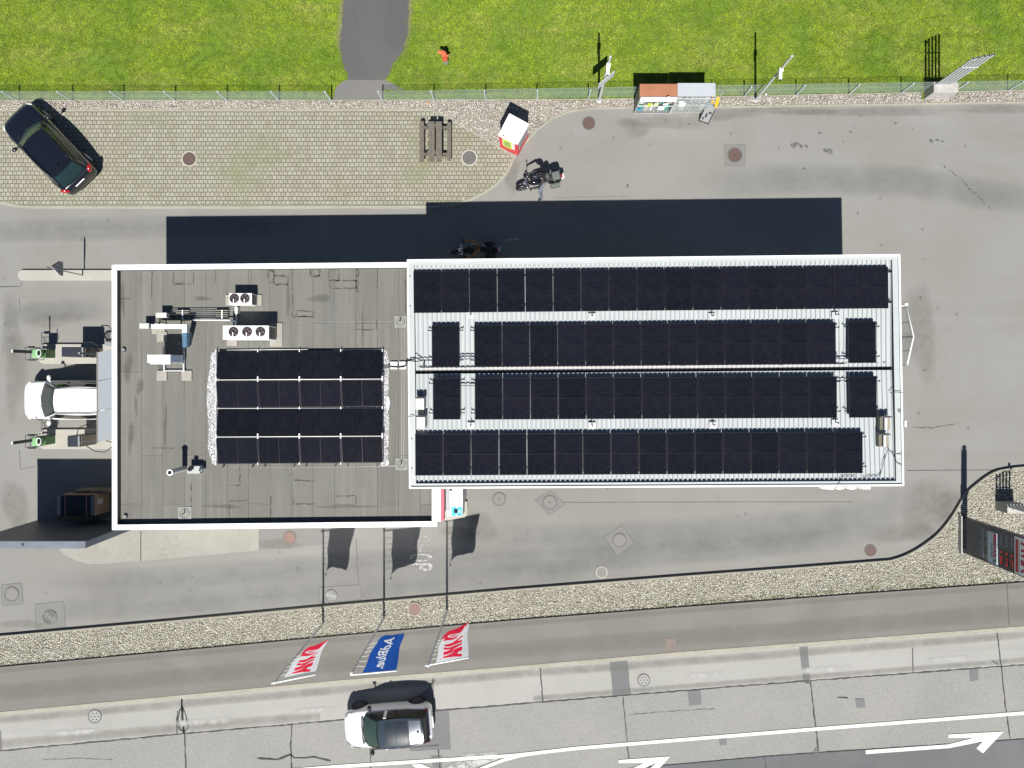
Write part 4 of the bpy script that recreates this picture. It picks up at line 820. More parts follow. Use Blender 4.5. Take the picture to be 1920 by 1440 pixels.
# flat roof array, tilted pairs
import itertools
ZL,ZH=4.16,4.34
RY=[(657,711,ZL,ZH,'top row'),(712.5,765.5,ZH,ZL,'second row'),(766.5,818,ZL,ZH,'third row'),(819.5,870.5,ZH,ZL,'bottom row')]
for y0,y1,za,zb,nm in RY:
    for i in range(4):
        X0=P(406+i*78,0,4.25)[0];X1=P(406+(i+1)*78,0,4.25)[0]
        ya=P(0,y0,za)[1]; yb=P(0,y1,zb)[1]; cy=(ya+yb)/2; zc=(za+zb)/2; tilt=math.atan2(zb-za,ya-yb)   # falls/rises to south
        o=panel((X0+X1)/2+i*.0,cy+.012*i,zc,0,'solar panel '+ORD[i]+' from the left in the '+nm+' on the flat shop roof','solar panels on the flat shop roof')
        o.rotation_mode='XYZ'; R=Matrix.Rotation(-tilt,4,'X')@Matrix.Rotation(math.pi/2+.003,4,'Z'); o.rotation_euler=R.to_euler(); s=(X1-X0-.02)/PH; o.scale=(min(1.02,(math.hypot(ya-yb,zb-za)-.03)/PW),s,1)
t=thing('mounting_frame','white rails and ballast frame carrying the roof panel array','mounting frame',P(560,764,ZR))
m=MB()
for y,z in((711.7,4.325),(818.7,4.325)): a=P(405,y+.6,z);b=P(717,y-1.2,z); m.tube([a,b],.018,6)
m.build('ridge_rail',WHITE,t)
m=MB(); a=P(406,765.8,4.13);b=P(717,765,4.13); m.tube([a,b],.014,6)
for x0,x1 in((425,577),(625,715)): m.tube([P(x0,656.5,4.08),P(x1,655,4.08)],.016,6)
m.build('valley_rail',WHITE,t)
for x in(405,483.5,561.5,639,717):
    for y,z in((711,4.35),(818,4.35),(765.5,4.17),(658,4.17),(870,4.17)):
        q=P(x,y-(x-405)*.004,z); m=MB(); m.box(q,(.035 if z<4.2 else .05,.10 if z<4.2 else .2,.05)); m.build('clamp',WHITE,t)
for x in(405.5,717):
    m=MB()
    for (ya,za),(yb,zb) in itertools.pairwise([(657,ZL),(711,ZH),(765.5,ZL),(818,ZH),(870,ZL)]): a=P(x,ya,za-.06);b=P(x,yb,zb-.06); m.tube([a,b],.012,5)
    m.bx(P(x,0,4.02)[0]-.03,P(x,0,4.02)[0]+.03,P(0,870,4.02)[1],P(0,657,4.02)[1],ZR+.01,4.05); m.build('side_rail',GALV,t)
PST=mat('pale_blue_grey_post',(.46,.52,.58),.5)
# ------------------------------------------------------------------ fences
def fence(xs,yf,x0,x1,label):
    t=thing('chain_link_fence',label,'fence',P(x0,yf(x0),0))
    for x in xs:
        a=P(x,yf(x),0); a=(a[0],a[1]-.035); m=MB(); m.cyl((a[0],a[1],0),(a[0],a[1],1.08),.03,n=8); m.cyl((a[0],a[1],1.08),(a[0],a[1],1.1),.034,n=8); m.build('post',PST,t)
    m=MB(); h=1.02; A=Vector(P(x0,yf(x0),.03));B=Vector(P(x1,yf(x1),.03)); L=(B-A).length; d=(B-A)/L; nn=Vector((-d.y,d.x,0)); w=.0021
    def wire(p,q): 
        m.add([p-nn*w,q-nn*w,q+nn*w*.2+Vector((w,0,w)),p+nn*w*.2+Vector((w,0,w)),p+nn*w,q+nn*w],[(0,1,3,2)[:0] or (0,1,2,3),(3,2,5,4)])
    k=-h
    while k<L:
        a0=max(k,0);b0=min(k+h,L)
        if b0>a0:
            wire(A+d*a0+Vector((0,0,a0-k)),A+d*b0+Vector((0,0,b0-k))); wire(A+d*a0+Vector((0,0,h-(a0-k))),A+d*b0+Vector((0,0,h-(b0-k))))
        k+=.062
    for z in(0.,.5,h): m.tube([A+Vector((0,0,z)),B+Vector((0,0,z))],.005,4)
    m.build('wire_mesh',mat('green_grey_wire',(.36,.44,.40),.45,.2,obj=False),t)
lf=lambda x:188.3
fence([-60-97,-60,37,137,233,330,427,524,622],lf,-200,622,'low chain-link fence between lawn and gravel, left of the dark path')
def rf(x): return interp([(700,188),(1103,185.5),(1200,184),(1395,180),(1890,169),(2100,164.5)],x)
fence([718,814,911,1007,1103,1200,1297,1395,1492,1591,1689,1787,1889,1988],rf,718,2050,'low chain-link fence between lawn and gravel, right of the dark path')
# ------------------------------------------------------------------ lamp and sign poles
def lamppole(bx,by,h,label,arm,board):
    x,y,_=P(bx,by); t=thing('camera_pole',label,'pole',(x,y,0)); m=MB(); m.cyl((x,y,0),(x,y,h),.06,.045,n=12); m.cyl((x,y,h),(x,y,h+.05),.055,.02,n=12); m.build('pole',GALV,t)
    m=MB(); m.cyl((x,y,0),(x,y,.04),.12); m.build('base_plate',GALV,t)
    m=MB(); z=h*arm; m.box((x-.02,y-.22,z),(.13,.36,.12)); m.box((x,y-.03,z),(.16,.16,.22)); m.build('camera_housing',WHITE,t,bevel=.01)
    m=MB(); m.cyl((x-.02,y-.40,z),(x-.02,y-.44,z-.01),.045); m.build('lens',BLACKM,t)
    if board:
        a=math.atan2(18,22); m=MB(); m.box((x+.05,y-.10,2.55),(.85,.035,.5),rz=a); m.build('sign_board',GALV,t)
        m=MB(); m.box((x+.02,y-.03,2.55),(.1,.12,.06),rz=a); m.build('board_bracket',GREY,t)
    return t
lamppole(1123,189,4.55,'grey pole with a slanting sign board, left of the gas bottle cages',.83,True)
lamppole(1416,188,4.55,'plain grey pole with white camera, right of the gas bottle cages',.72,False)
def vents(bx0,bx1,byn,bys,pipes,top,label,h=.86):
    x0,y1,_=P(bx0,byn);x1,y0,_=P(bx1,bys); t=thing('tank_vent',label,'vent pipes',((x0+x1)/2,(y0+y1)/2,0)); m=MB(); m.bx(x0,x1,y0,y1,0,h); m.build('concrete_block',CONC,t,bevel=.015)
    for k,x in enumerate(pipes):
        m=MB(); m.cyl((x,y1-.12,h),(x,y1-.12,top[k]),.046,n=10); m.cyl((x,y1-.12,h),(x,y1-.12,h+.05),.07,n=10); m.cyl((x,y1-.12,top[k]-.08),(x,y1-.12,top[k]),.055,n=10); m.build('vent_pipe',GALV,t)
    m=MB(); zc=min(top)-.75; m.bx(pipes[0]-.05,pipes[-1]+.05,y1-.2,y1-.17,zc,zc+.04); m.bx(pipes[0],pipes[1],y1-.14,y1-.1,top[0]-.12,top[0]-.06); m.build('cross_bar',GALV,t)
    return t
bx=(990-1730)
b0=P(1730,0)[0]
vents(1731,1776,168,187,[P(1755.5+k*6.4,0,.86)[0] for k in range(5)],[3.5,3.6,3.72,3.8,3.87],'five silver tank vent pipes on a concrete block by the fence at top right')
vents(1865,1899,939,956,[P(1868+k*6,0,0)[0] for k in range(5)],[1.95,2.0,2.35,2.35,2.7],'tank vent block standing in the gravel above the price sign')
# ------------------------------------------------------------------ hydrant
x,y,_=P(836,116); t=thing('hydrant','coral red hydrant with grey foot standing in the grass right of the path','hydrant',(x,y,0))
m=MB(); m.cyl((x,y,0),(x,y,.32),.13,.12,n=18); m.build('foot',GREY,t)
m=MB(); m.cyl((x,y,.32),(x,y,.80),.135,.12,n=18); m.ell((x,y,.80),(.14,.14,.2)); m.cyl((x-.02,y+.02,.86),(x-.25,y+.06,.92),.075,.07,n=14); m.cyl((x+.0,y,.66),(x+.20,y-.02,.66),.05,n=12); m.cyl((x,y,.98),(x,y,1.03),.05,n=8); m.build('barrel',REDH,t)
# ------------------------------------------------------------------ picnic table
x0,y0,_=P(817,266,.4); t=thing('picnic_table','weathered grey picnic table with two benches on the block paving','picnic table',(x0,y0,0))
def plank(m,a,b,c,d,z,th=.05): 
    X0,Y1,_=P(a,c,z);X1,Y0,_=P(b,d,z); m.bx(X0,X1,Y0,Y1,z-th,z)
for a,b,c,d in((803,815,217.5+10,303),(817.5,828.5,217.5+10,303)):
    m=MB(); w=(b-a-1)/2
    for k in range(2): plank(m,a+k*(w+.4)+(0 if k==0 else .1),a+k*(w+.4)+w+.4,c,d,.75)
    m.build('table_top',WOOD,t)
for a,b,c,d in((786.5,795,227,303),(838,846,229,301)):
    m=MB(); plank(m,a,b,c,d,.45); m.build('bench_seat',WOOD,t)
for yy in(240,290):
    m=MB(); q=P(791,yy,.3);r=P(842,yy,.3); m.bx(q[0],r[0],q[1]-.05,q[1]+.05,.33,.40); m.bx(P(803,0,.6)[0],P(828,0,.6)[0],q[1]-.05,q[1]+.05,.62,.69)
    m.cyl((P(806,0)[0],q[1],.68),(P(798,0)[0],q[1],0.0),.05,n=8); m.cyl((P(826,0)[0],q[1],.68),(P(836,0)[0],q[1],0.),.05,n=8); m.build('trestle_leg',WOOD,t)
# ------------------------------------------------------------------ service kiosk
zt=1.79; tp=[(955,212),(992,232),(970.6,270),(934,253)]; q=[P2(a,b,zt) for a,b in tp]; cx=sum(a for a,_ in q)/4; cy=sum(b for _,b in q)/4
sc=lambda f:[(cx+(a-cx)*f,cy+(b-cy)*f) for a,b in q]
t=thing('service_kiosk','square kiosk with white roof and red lower walls on the gravel point','kiosk',(cx,cy,0))
m=MB(); m.prism(sc(.96),.62,1.62); m.build('wall',WALLW,t); m=MB(); m.prism(sc(.962),.05,.62); m.build('red_base',RED,t)
m=MB(); m.prism(q,1.62,zt); m.build('roof',WHITE,t,bevel=.01)
def face(i,j,u0,u1,z0,z1,mt,name,d=.012,par=None):
    s=sc(.96); a=Vector((*s[i],0));b=Vector((*s[j],0)); dr=(b-a); nr=Vector((dr.y,-dr.x,0)).normalized()
    if nr.dot(Vector((a.x-cx,a.y-cy,0)))<0: nr=-nr
    p=a+dr*u0+nr*d;r=a+dr*u1+nr*d; m=MB(); e=nr*.01
    m.add([(p.x,p.y,z0),(r.x,r.y,z0),(r.x,r.y,z1),(p.x,p.y,z1),*[(v.x-e.x,v.y-e.y,z) for v,z in((p,z0),(r,z0),(r,z1),(p,z1))]],[(0,1,2,3),(7,6,5,4),(0,4,5,1),(3,2,6,7),(0,3,7,4),(1,5,6,2)]); return m.build(name,mt,par or t)
face(3,2,0,.16,.55,1.6,RED,'corner_trim',.008); face(3,2,.84,1,.55,1.6,RED,'corner_trim',.008); face(2,1,.0,.1,.55,1.6,RED,'corner_trim',.008)
po=face(3,2,.2,.66,.55,1.5,LIME,'poster'); face(3,2,.3,.42,.75,1.35,GREEN,'poster_print',.018,po); face(3,2,.46,.56,.75,1.35,GREEN,'poster_print',.018,po); face(3,2,.70,.8,.7,1.0,WHITE,'coin_panel')
face(2,1,.15,.9,.7,1.5,GREY,'side_panel')
m=MB(); s=sc(1.); m.box((*P2(944,254.5,zt),zt+.01),(.12,.03,.02),rz=-.5); m.build('roof_vent',DGREY,t)
# ------------------------------------------------------------------ gas bottle cages
def cage(xb0,xb1,roofm,label,header):
    zt=1.9; X0=P(xb0,0)[0];X1=P(xb1,0)[0]; Yf=P(0,214.5 if header else 213)[1]; Yb=Yf+.62; t=thing('gas_cage',label,'bottle cage',((X0+X1)/2,(Yf+Yb)/2,0))
    m=MB(); m.bx(X0-.02,X1-.0,Yf+.05,Yb,zt-.05,zt) ; m.build('roof',roofm,t)
    m=MB(); m.bx(X0,X0+.03,Yf,Yb,.1,zt-.06);m.bx(X1-.03,X1,Yf,Yb,.1,zt-.06);m.bx(X0,X1,Yb-.03,Yb,.1,zt-.06);m.bx(X0,X1,Yf,Yb,.08,.14); m.bx(X0+.03,X1-.03,Yf+.1,Yb-.03,.98,1.01); m.build('side_wall',mat('cage_grey',(.16,.165,.17),.5),t)
    m=MB(); 
    for x in(X0+.02,(X0+X1)/2,X1-.02): m.bx(x-.022,x+.022,Yf-.02,Yf+.02,.05,zt-.05)
    for z in(.12,.98,1.78): m.bx(X0,X1,Yf-.015,Yf+.015,z-.02,z+.02)
    k=X0+.1
    while k<X1: m.bx(k-.004,k+.004,Yf-.006,Yf+.006,.12,1.8); k+=.1
    m.build('door_frame',GALV,t)
    cols=[TEAL,LGREY,WHITE,GREY,TEAL] if header else [LGREY,WHITE,LGREY,GREY,WHITE]
    n=0
    for z in(.14,1.01):
        for k in range(5):
            bxx=X0+.2+k*(X1-X0-.4)/4; m=MB(); m.cyl((bxx,Yf+.24,z),(bxx,Yf+.24,z+.42),.145,n=16); m.ell((bxx,Yf+.24,z+.42),(.145,.145,.09)); m.cyl((bxx,Yf+.24,z+.48),(bxx,Yf+.24,z+.58),.05,n=10)
            b=m.build('gas_bottle',cols[(k+n)%5],t); m=MB(); m.torus((bxx,Yf+.24,z+.6),.08,.014,n=14,m=6); m.build('collar',GALV,b)
        n+=2
    return t,X0,X1,Yf,Yb
t,X0,X1,Yf,Yb=cage(1188,1254,ORAN,'left gas bottle cage with rust orange roof and white header sign',True)
m=MB(); m.box(((X0+X1)/2,Yf-.02,1.83),(X1-X0-.04,.03,.30),rx=-.25); hd=m.build('header_sign',WHITE,t)
m=MB(); m.ell((X1-.42,Yf-.01,2.0),(.09,.02,.12)); m.build('flame_emblem',WHITE,t)
m=MB(); put_text(m,'VITOGAZ',((X0+X1)/2-.4,Yf-.052,1.745),(1,0,0),(0,.25,.97),.9,.15,bold=.03); m.build('lettering',DGREY,hd)
for u,z,w,h,mt in((.32,1.25,.2,.34,LIME),(.5,1.25,.2,.34,mat('pale_green_notice',(.6,.7,.4),.6)),(.68,.85,.30,.42,WHITE),(.75,1.3,.22,.2,WHITE),(.1,.7,.22,.16,BLUE)):
    m=MB(); m.box((X0+(X1-X0)*u,Yf-.035,z),(w,.012,h)); m.build('notice',mt,t)
t,X0,X1,Yf,Yb=cage(1255,1321,mat('pale_cage_roof',(.40,.43,.45),.5,var=.03),'right gas bottle cage with pale flat roof and grey bottles',False)
m=MB(); m.bx(X0+.03,X1-.03,Yf-.03,Yf-.012,.14,1.75); m.build('door_panel',PANE,t)
for u,z,w,h in((.2,1.2,.3,.4),(.14,1.5,.25,.2)): m=MB(); m.box((X0+(X1-X0)*u,Yf-.045,z),(w,.012,h)); m.build('notice',WHITE,t)
m=MB(); m.bx(X1-.18,X1+.06,Yf-.2,Yf-.03,.05,.30); m.build('step_box',LGREY,t)
# folding board and yellow flags right of cages
x,y,_=P(1324,214); t=thing('pavement_sign','grey framed pavement board leaning beside the gas bottle cages','pavement sign',(x,y,0),-.32)
m=MB(); m.box((0,-.12,.45),(.42,.03,.95),rx=-.55); m.build('board',mat('board_grey',(.25,.26,.26),.6),t,world=False)
m=MB()
for s in(-1,1): m.tube([(s*.22,-.40,.02),(s*.22,.14,.9)],.02,6); m.tube([(s*.22,.36,.02),(s*.22,.14,.9)],.02,6)
m.tube([(-.22,-.4,.03),(.22,-.4,.03)],.018,6); m.build('frame',BLACKM,t,world=False)
m=MB(); m.box((-.02,-.2,.35),(.06,.03,.22),rx=-.55); m.box((.1,-.13,.55),(.12,.035,.05),rx=-.55); m.box((-.1,-.3,.2),(.05,.035,.12),rx=-.55); m.build('printing',BLACKM,t,world=False)
x,y,_=P(1333,203); t=thing('pole_sign','small pole with two yellow discs beside the right gas bottle cage','sign',(x,y,0)); m=MB(); m.tube([(x,y-.25,0),(x+.02,y+.02,1.9)],.022,8); m.build('pole',GREY,t)
m=MB(); c=P(1336.5,186.5,1.5); m.ell((c[0],c[1],1.6),(.10,.03,.26),R=Euler((-.5,.25,.5)).to_matrix()); m.build('disc',YEL,t)
m=MB(); c=P(1343.5,193.5,1.2); m.ell((c[0],c[1],1.3),(.11,.03,.30),R=Euler((-.5,.25,.5)).to_matrix()); m.build('disc',YEL,t)
m=MB(); c=P(1331,195,1.1); m.box((c[0],c[1],1.1),(.16,.05,.12)); m.build('blue_tab',BLUE,t)
# ------------------------------------------------------------------ grey screen wall and its yard
zw=4.15; t=thing('screen_wall','tall anthracite wall with blue grey metal capping at lower left','wall',(P(40,1005,zw)[0],P(40,1022,zw)[1],0))
X1=P(160,0,zw)[0];X0=P(-65,0,zw)[0];Y0=P(0,1028.5,zw)[1];Y1=P(0,1015,zw)[1]
m=MB(); m.bx(X0+.01,X1-.01,Y0+.01,Y1-.01,0,zw-.05); m.build('wall_panel',SLATE,t); m=MB(); m.bx(X0,X1,Y0,Y1,zw-.05,zw); cp=m.build('capping',BLUEG,t)
m=MB(); m.bx(X1-.012,X1+.001,Y0+.012,Y1-.012,0,zw-.051); m.build('end_panel',mat('blue_grey_end',(.15,.185,.24),.45,.2),t)
m=MB(); q=P(43,1021,zw); m.box((q[0],q[1],zw+.01),(.05,.09,.02)); m.build('fixing',BLACKM,cp)
# boxed panel stack on pallet
def pallet(name,label,cx,cy,z,w,d,par=None,rz=0.):
    t=thing(name,label,'pallet',(cx,cy,z),rz) if par is None else par; ox,oy,oz=(0,0,0) if par is None else (cx,cy,z)
    for k in range(7): 
        m=MB(); yy=-d/2+.05+k*(d-.1)/6; m.box((ox,oy+yy,oz+.13),(w,.09,.022)); m.build('deck_board',PALW,t,world=par is not None)
    for k in(-1,0,1):
        m=MB(); m.box((ox+k*(w/2-.05),oy,oz+.06),(.1,d,.11)); m.build('bearer',PALW,t,world=par is not None)
    return t
ps=thing('panel_stack','strapped stack of dark panels with cardboard sides in the shadow of the grey wall','stack',(P(165,950,0)[0],P(0,950,0)[1],0))
zt=1.3; a=P(118,927.5,zt);b=P(162,967,zt); X0,X1,Y0,Y1=P(113.5,0,zt)[0],P(177,0,zt)[0],P(0,967,zt)[1],P(0,929,zt)[1]
pallet('pallet','',(X0+X1)/2,(Y0+Y1)/2,0,X1-X0+.1,Y1-Y0+.1,par=ps)
m=MB(); m.bx(X0+.02,X1-.02,Y0,Y1,.16,zt); m.build('panels',mat('stack_black',(.012,.012,.016),.35),ps)
m=MB(); m.bx(X1-.02,X1+.01,Y0-.01,Y1+.01,.16,zt-.01); m.bx(X0,X1,Y1,Y1+.03,.16,zt-.01); cb=m.build('cardboard_side',CARD,ps)
m=MB(); m.bx(X1+.01,X1+.016,(Y0+Y1)/2,(Y0+Y1)/2+.25,.7,1.1); m.build('paper_label',LGREY,cb)
for x in(P(122,0,zt)[0],P(162,0,zt)[0]):
    m=MB(); m.bx(x-.015,x+.015,Y0-.005,Y1+.035,.2,zt+.006); m.build('strap',mat('pale_orange_strap',(.6,.25,.16),.5),ps)
for xx in(P(110,0,zt)[0],P(173.5,0,zt)[0]):
    for k in range(12):
        m=MB(); yy=Y0+.05+k*(Y1-Y0-.1)/11; m.box((xx,yy,zt+.004),(.13,.028,.03)); m.build('corner_spacer',LGREY,ps)
m=MB(); m.bx(P(138,0,zt)[0],P(147,0,zt)[0],Y1+.031,Y1+.045,.5,1.1); m.build('orange_sticker',STRAP,ps)
m=MB(); m.bx(P(136,0,.9)[0],P(204,0,.9)[0],Y1+.06,Y1+.16,.0,.9); m.build('back_board',PALW,ps)
pallet('pallet','empty wooden pallet lying between the panel stack and the grey wall',P(150,977)[0]-.0,P(0,977)[1]+.1,0,1.9,.5)
# left island with warning sign
def island(label,x0,x1,y0,y1,z=.13,rl=True,name='traffic_island'):
    X0=P(x0,0,z)[0];X1=P(x1,0,z)[0];Y1=P(0,y0,z)[1];Y0=P(0,y1,z)[1]; r=(Y1-Y0)/2 if rl==True else rl; pts=[(X1,Y0),(X1,Y1)]
    for k in range(9): a=math.pi/2+k*math.pi/16; pts.append((X0+r+r*math.cos(a),Y1-r+r*math.sin(a)))
    for k in range(9): a=math.pi+k*math.pi/16; pts.append((X0+r+r*math.cos(a),Y0+r+r*math.sin(a)))
    m=MB(); m.prism(pts,0,z); o=m.build(name,ISLE,bevel=.02); tag(o,label,'kerb island'); return o
island('long pale kerb island with rounded end carrying the triangular warning sign',32.5,300,506,525.5)
island('pale island under the upper vacuum cleaner',69,300,645,682,rl=.35); island('pale island under the lower vacuum cleaner',69,300,805,842,rl=.35)
x,y,_=P(155,516,.13); y=P(0,516,.13)[1]; t=thing('warning_sign','triangular red bordered warning sign with exclamation mark on a grey pole','road sign',(x,y,.13))
m=MB(); m.cyl((x,y,.13),(x,y,2.6),.03,n=10); m.build('pole',GREY,t)
yc=P(0,501,2.0)[1]-.0
m=MB(); 
def tri(m,s,xo,z0=1.78,mi=0): h=.60; cyy=yc; cz=z0+.2; m.add([(xo,cyy-.31*s,cz-.18*s),(xo,cyy+.31*s,cz-.18*s),(xo,cyy,cz+.36*s)],[(0,1,2)],mi)
m.box((x+.02,yc+.0,2.0),(.03,.08,.5)); m.tube([(x,y,2.0),(x+.01,yc,2.0)],.02,6); m.build('bracket',GREY,t)
def tripr(name,s,xo,th,mt,par):
    m=MB(); vs=[]
    for xx in(xo,xo+th): vs+=[(xx,yc-.31*s,1.98-.18*s),(xx,yc+.31*s,1.98-.18*s),(xx,yc,1.98+.36*s)]
    m.add(vs,[(0,2,1),(3,4,5),(0,1,4,3),(1,2,5,4),(2,0,3,5)]); return m.build(name,mt,par)
f=tripr('sign_face',1.,x+.03,.012,WHITE,t); tripr('red_border',.95,x+.044,.003,mat('dull_red',(.30,.03,.05),.5),f); tripr('sign_field',.68,x+.049,.003,mat('blue_white_field',(.35,.42,.52),.5),f)
m=MB(); m.bx(x+.054,x+.058,yc-.02,yc+.02,1.95,2.12); m.bx(x+.054,x+.058,yc-.02,yc+.02,1.88,1.92); m.build('exclamation_mark',BLACKM,f)
m=MB(); m.bx(x+.03,x+.042,yc-.32,yc+.30,1.55,1.78); p=m.build('supplementary_plate',mat('plate_grey',(.35,.38,.42),.5),t)
m=MB(); 
for k in range(7): m.bx(x+.043,x+.046,yc-.22+k*.065,yc-.19+k*.065,1.6,1.73)
m.build('lettering',DGREY,p)
# vacuum stations
def vac(y_off,label,lab2,big):
    z0=.13; x,y,_=P(100,660+y_off,z0); y=P(0,664+y_off,z0)[1]; t=thing('vacuum_cleaner',label,'vacuum cleaner',(x,y,z0),0,'self-service vacuum cleaners')
    m=MB(); m.box((x-.06,y,.45),(.30,.36,.64)); m.box((x-.06,y,.79),(.32,.38,.05)); m.build('green_housing',GREEND,t,bevel=.02)
    m=MB(); m.box((x-.10,y+.01,1.10),(.38,.40,.16)); m.box((x-.08,y,.95),(.28,.32,.28)); m.build('lid',GREEN,t,bevel=.06)
    m=MB(); m.ell((x+.05,y+.02,1.175),(.06,.14,.03)); m.box((x+.09,y+.24,.75),(.04,.05,1.2)); m.build('handle_recess',BLACKM,t)
    m=MB(); m.torus((x+.05,y+.02,1.175),.1,.014,sy=1.5); m.build('lid_rim',WHITE,t)
    m=MB(); m.box((x-.25,y+.07,1.3),(.06,.13,2.3-.2)); m.build('post',mat('dark_post_paint',(.045,.045,.055),.5),t); m=MB(); m.box((x-.25,y+.07,2.36),(.07,.135,.04)); m.build('post_cap',LGREY,t)
    m=MB() # wire basket
    bx0,bx1,by0,by1=x-.62,x-.28,y-.26,y+.28
    for zz in(.75,1.05):
        for a,b in(((bx0,by0),(bx1,by0)),((bx1,by0),(bx1,by1)),((bx1,by1),(bx0,by1)),((bx0,by1),(bx0,by0))): m.tube([(*a,zz),(*b,zz)],.012,5)
    k=bx0
    while k<bx1: m.tube([(k,by0,.75),(k,by1,.75)],.005,4); k+=.06
    for a in((bx0,by0),(bx1,by0),(bx1,by1),(bx0,by1)): m.tube([(*a,.75),(*a,1.05)],.012,5)
    for b in((bx0+.1,by1),(bx0+.1,by0)): m.tube([(b[0],b[1],.75),(b[0]+.1,b[1],.13)],.014,5)
    m.build('wire_basket',DGREY,t)
    m=MB(); m.bx(bx0+.12,bx1+.05,by1-.02,by1+.05,1.0,1.08); m.bx(bx0+.12,bx1+.1,by0-.05,by0,1.0,1.06); m.build('basket_rail',BLACKM,t)
vac(0,'green vacuum cleaner with leaning grey post on the upper island','',1); vac(160.5,'green vacuum cleaner with leaning grey post on the lower island','',0)
def machine(x0,x1,y0,y1,zt,label,sidew,hose):
    X0=P(x0,0,zt)[0];X1=P(x1,0,zt)[0];Y1=P(0,y0,zt)[1];Y0=P(0,y1,zt)[1]; t=thing('washer_unit',label,'service machine',((X0+X1)/2,(Y0+Y1)/2,.13),0)
    m=MB(); m.bx(X0,X1,Y0,Y1,.13,zt); m.build('cabinet',mat('dark_blue_grey_cabinet',(.028,.032,.045),.4),t,bevel=.03)
    m=MB(); m.bx(X1-.09,X1-.02,Y0+.02,Y1-.02,zt,zt+.006); m.build('lid_strip',GREY,t)
    m=MB(); m.bx(X1,X1+.012,Y0+.03,Y1-.03,.2,zt-.1); m.build('side_panel',TAN,t)
    m=MB()
    if hose: 
        for k in range(4): m.torus((X1+.10+k*.05,(Y0+Y1)/2,1.15-k*.05),.20+.02*(k%2),.016,n=24,m=6,ax='x')
        [m.torus((*P2(173.5,661,1.25),1.25-.04*k),.20+.015*(k%2),.020,n=28,m=6) for k in range(3)]; m.tube([(X1-.3,Y1+.02,1.2),(X1-.1,Y1+.2,1.25),(X1+.2,Y1+.22,1.2),(X1+.4,Y1+.02,1.1)],.02,6)
    else: m.tube([(X0+.2,Y1,1.),(X0+.15,Y1+.3,.8),(X0+.4,Y1+.45,.6),(X1+.2,Y1+.2,.5)],.02,6); m.tube([(X1+.0,Y0,.9),(X1+.3,Y0-.25,.8),(X1+.7,Y0-.3,.7),(X1+1.1,Y0-.0,.7)],.02,6)
    m.build('hose',DARK,t)
machine(115,157,650.5,669,1.5,'wide dark service cabinet with coiled hose on the upper island',.8,True); machine(126,150,817,838,1.35,'small dark service cabinet with tan side on the lower island',.8,False)
# awning beside shop
za=2.95; t=thing('side_awning','flat pale grey awning panels on the left side of the shop above the white car','awning',P(200,740,za))
ys_=[(660,654.5),(714,709.5),(770.5,766),(829,824.5)]
for (a,b),(c,d) in itertools.pairwise(ys_):
    xr=P(233,0,za)[0]; k=(233-183.5)/25.5; q=[P2(183.5,a+.6,za),(xr,P(0,a+(b-a)*k,za)[1]),(xr,P(0,c+(d-c)*k,za)[1]),P2(183.5,c-.6,za)]
    m=MB(); m.prism(q,za-.08,za); m.build('roof_panel',mat('awning_blue_grey',(.26,.285,.305),.55,var=.03),t)
m=MB(); a=P(182,660,za);b=P(183.6,829,za); m.bx(a[0]-.02,b[0]-.002,b[1],a[1],za-.14,za+.01); m.build('front_trim',mat('brownish_trim',(.16,.14,.125),.6),t)
m=MB()
for yy in(664,825): q=P(186,yy,1.5); m.box((q[0],q[1],1.45),(.08,.08,2.9))
m.build('post',GREY,t)
x,y,_=P(206,645,3.6); t=thing('wall_camera','small dark camera on the left shop wall above the awning','camera',(x,y,3.6)); m=MB(); m.box((x-.02,y,3.6),(.28,.16,.16)); m.cyl((x-.14,y-.0,3.55),(x-.22,y-.0,3.5),.06); m.build('housing',GREY,t); m=MB(); m.tube([(x+.05,y+.05,3.6),(x+.18,y+.12,3.9),(x+.22,y+.1,4.26),(x+.28,y+.08,4.28)],.02,6); m.build('cable',BLACKM,t)
# ------------------------------------------------------------------ cabinet by shop front
m=MB(); z=.14; m.prism([P2(a,b,z) for a,b in [(829,972),(826,975.5),(838,976),(850,974),(872,969.5),(876.5,965),(877,955),(876,940),(868,940),(840,940),(836,945)]],0,z); tag(m.build('concrete_step',ISLE,bevel=.02),'pale concrete step under the white cabinet at the corner of the shop','step')
t=thing('fuel_cabinet','white topped cabinet standing between the shop corner and the canopy edge','cabinet',P(857,930,0)); a=P(838,905,2.0);b=P(867,949.5,2.0); m=MB(); m.bx(a[0],b[0],b[1],a[1],.14,1.95); m.build('cabinet',LGREY,t); m=MB(); m.bx(a[0]-.01,b[0]+.01,b[1]-.01,a[1]+.01,1.95,2.0); m.build('top',WHITE,t); m=MB(); q=P(836.5,933,1.9); m.box((q[0],q[1],1.9),(.09,.08,.08)); m.build('latch',WHITE,t)
t=thing('dispenser','low light dispenser with blue top and black cap beside the white cabinet','dispenser',P(857,960,0)); a=P(846.5,950.5,1.1);b=P(866.5,967,1.1); m=MB(); m.bx(a[0]-.22,b[0]+.03,b[1]-.01,a[1]+.02,.14,1.09); m.build('body',LGREY,t,bevel=.03); m=MB(); m.bx(a[0],b[0],b[1],a[1],1.09,1.1); bt=m.build('blue_top',mat('bright_blue_top',(.05,.42,.72),.5),t)
m=MB(); q=P(854.5,959,1.15); m.ell((q[0],q[1],1.15),(.085,.085,.09)); m.build('black_cap',BLACKM,t)
m=MB()
for a_,b_,w,h in((861,953,.1,.03),(861,965,.1,.03)): q=P(a_,b_,1.1); m.box((q[0],q[1],1.103),(w,h,.004))
m.build('lettering',DGREY,bt)
m=MB(); 
for a_,b_,w,h in((861.5,959,.06,.08),(856,952,.05,.05),(856,966,.06,.05)): q=P(a_,b_,1.1); m.box((q[0],q[1],1.103),(w,h,.004))
m.build('white_marks',WHITE,bt)
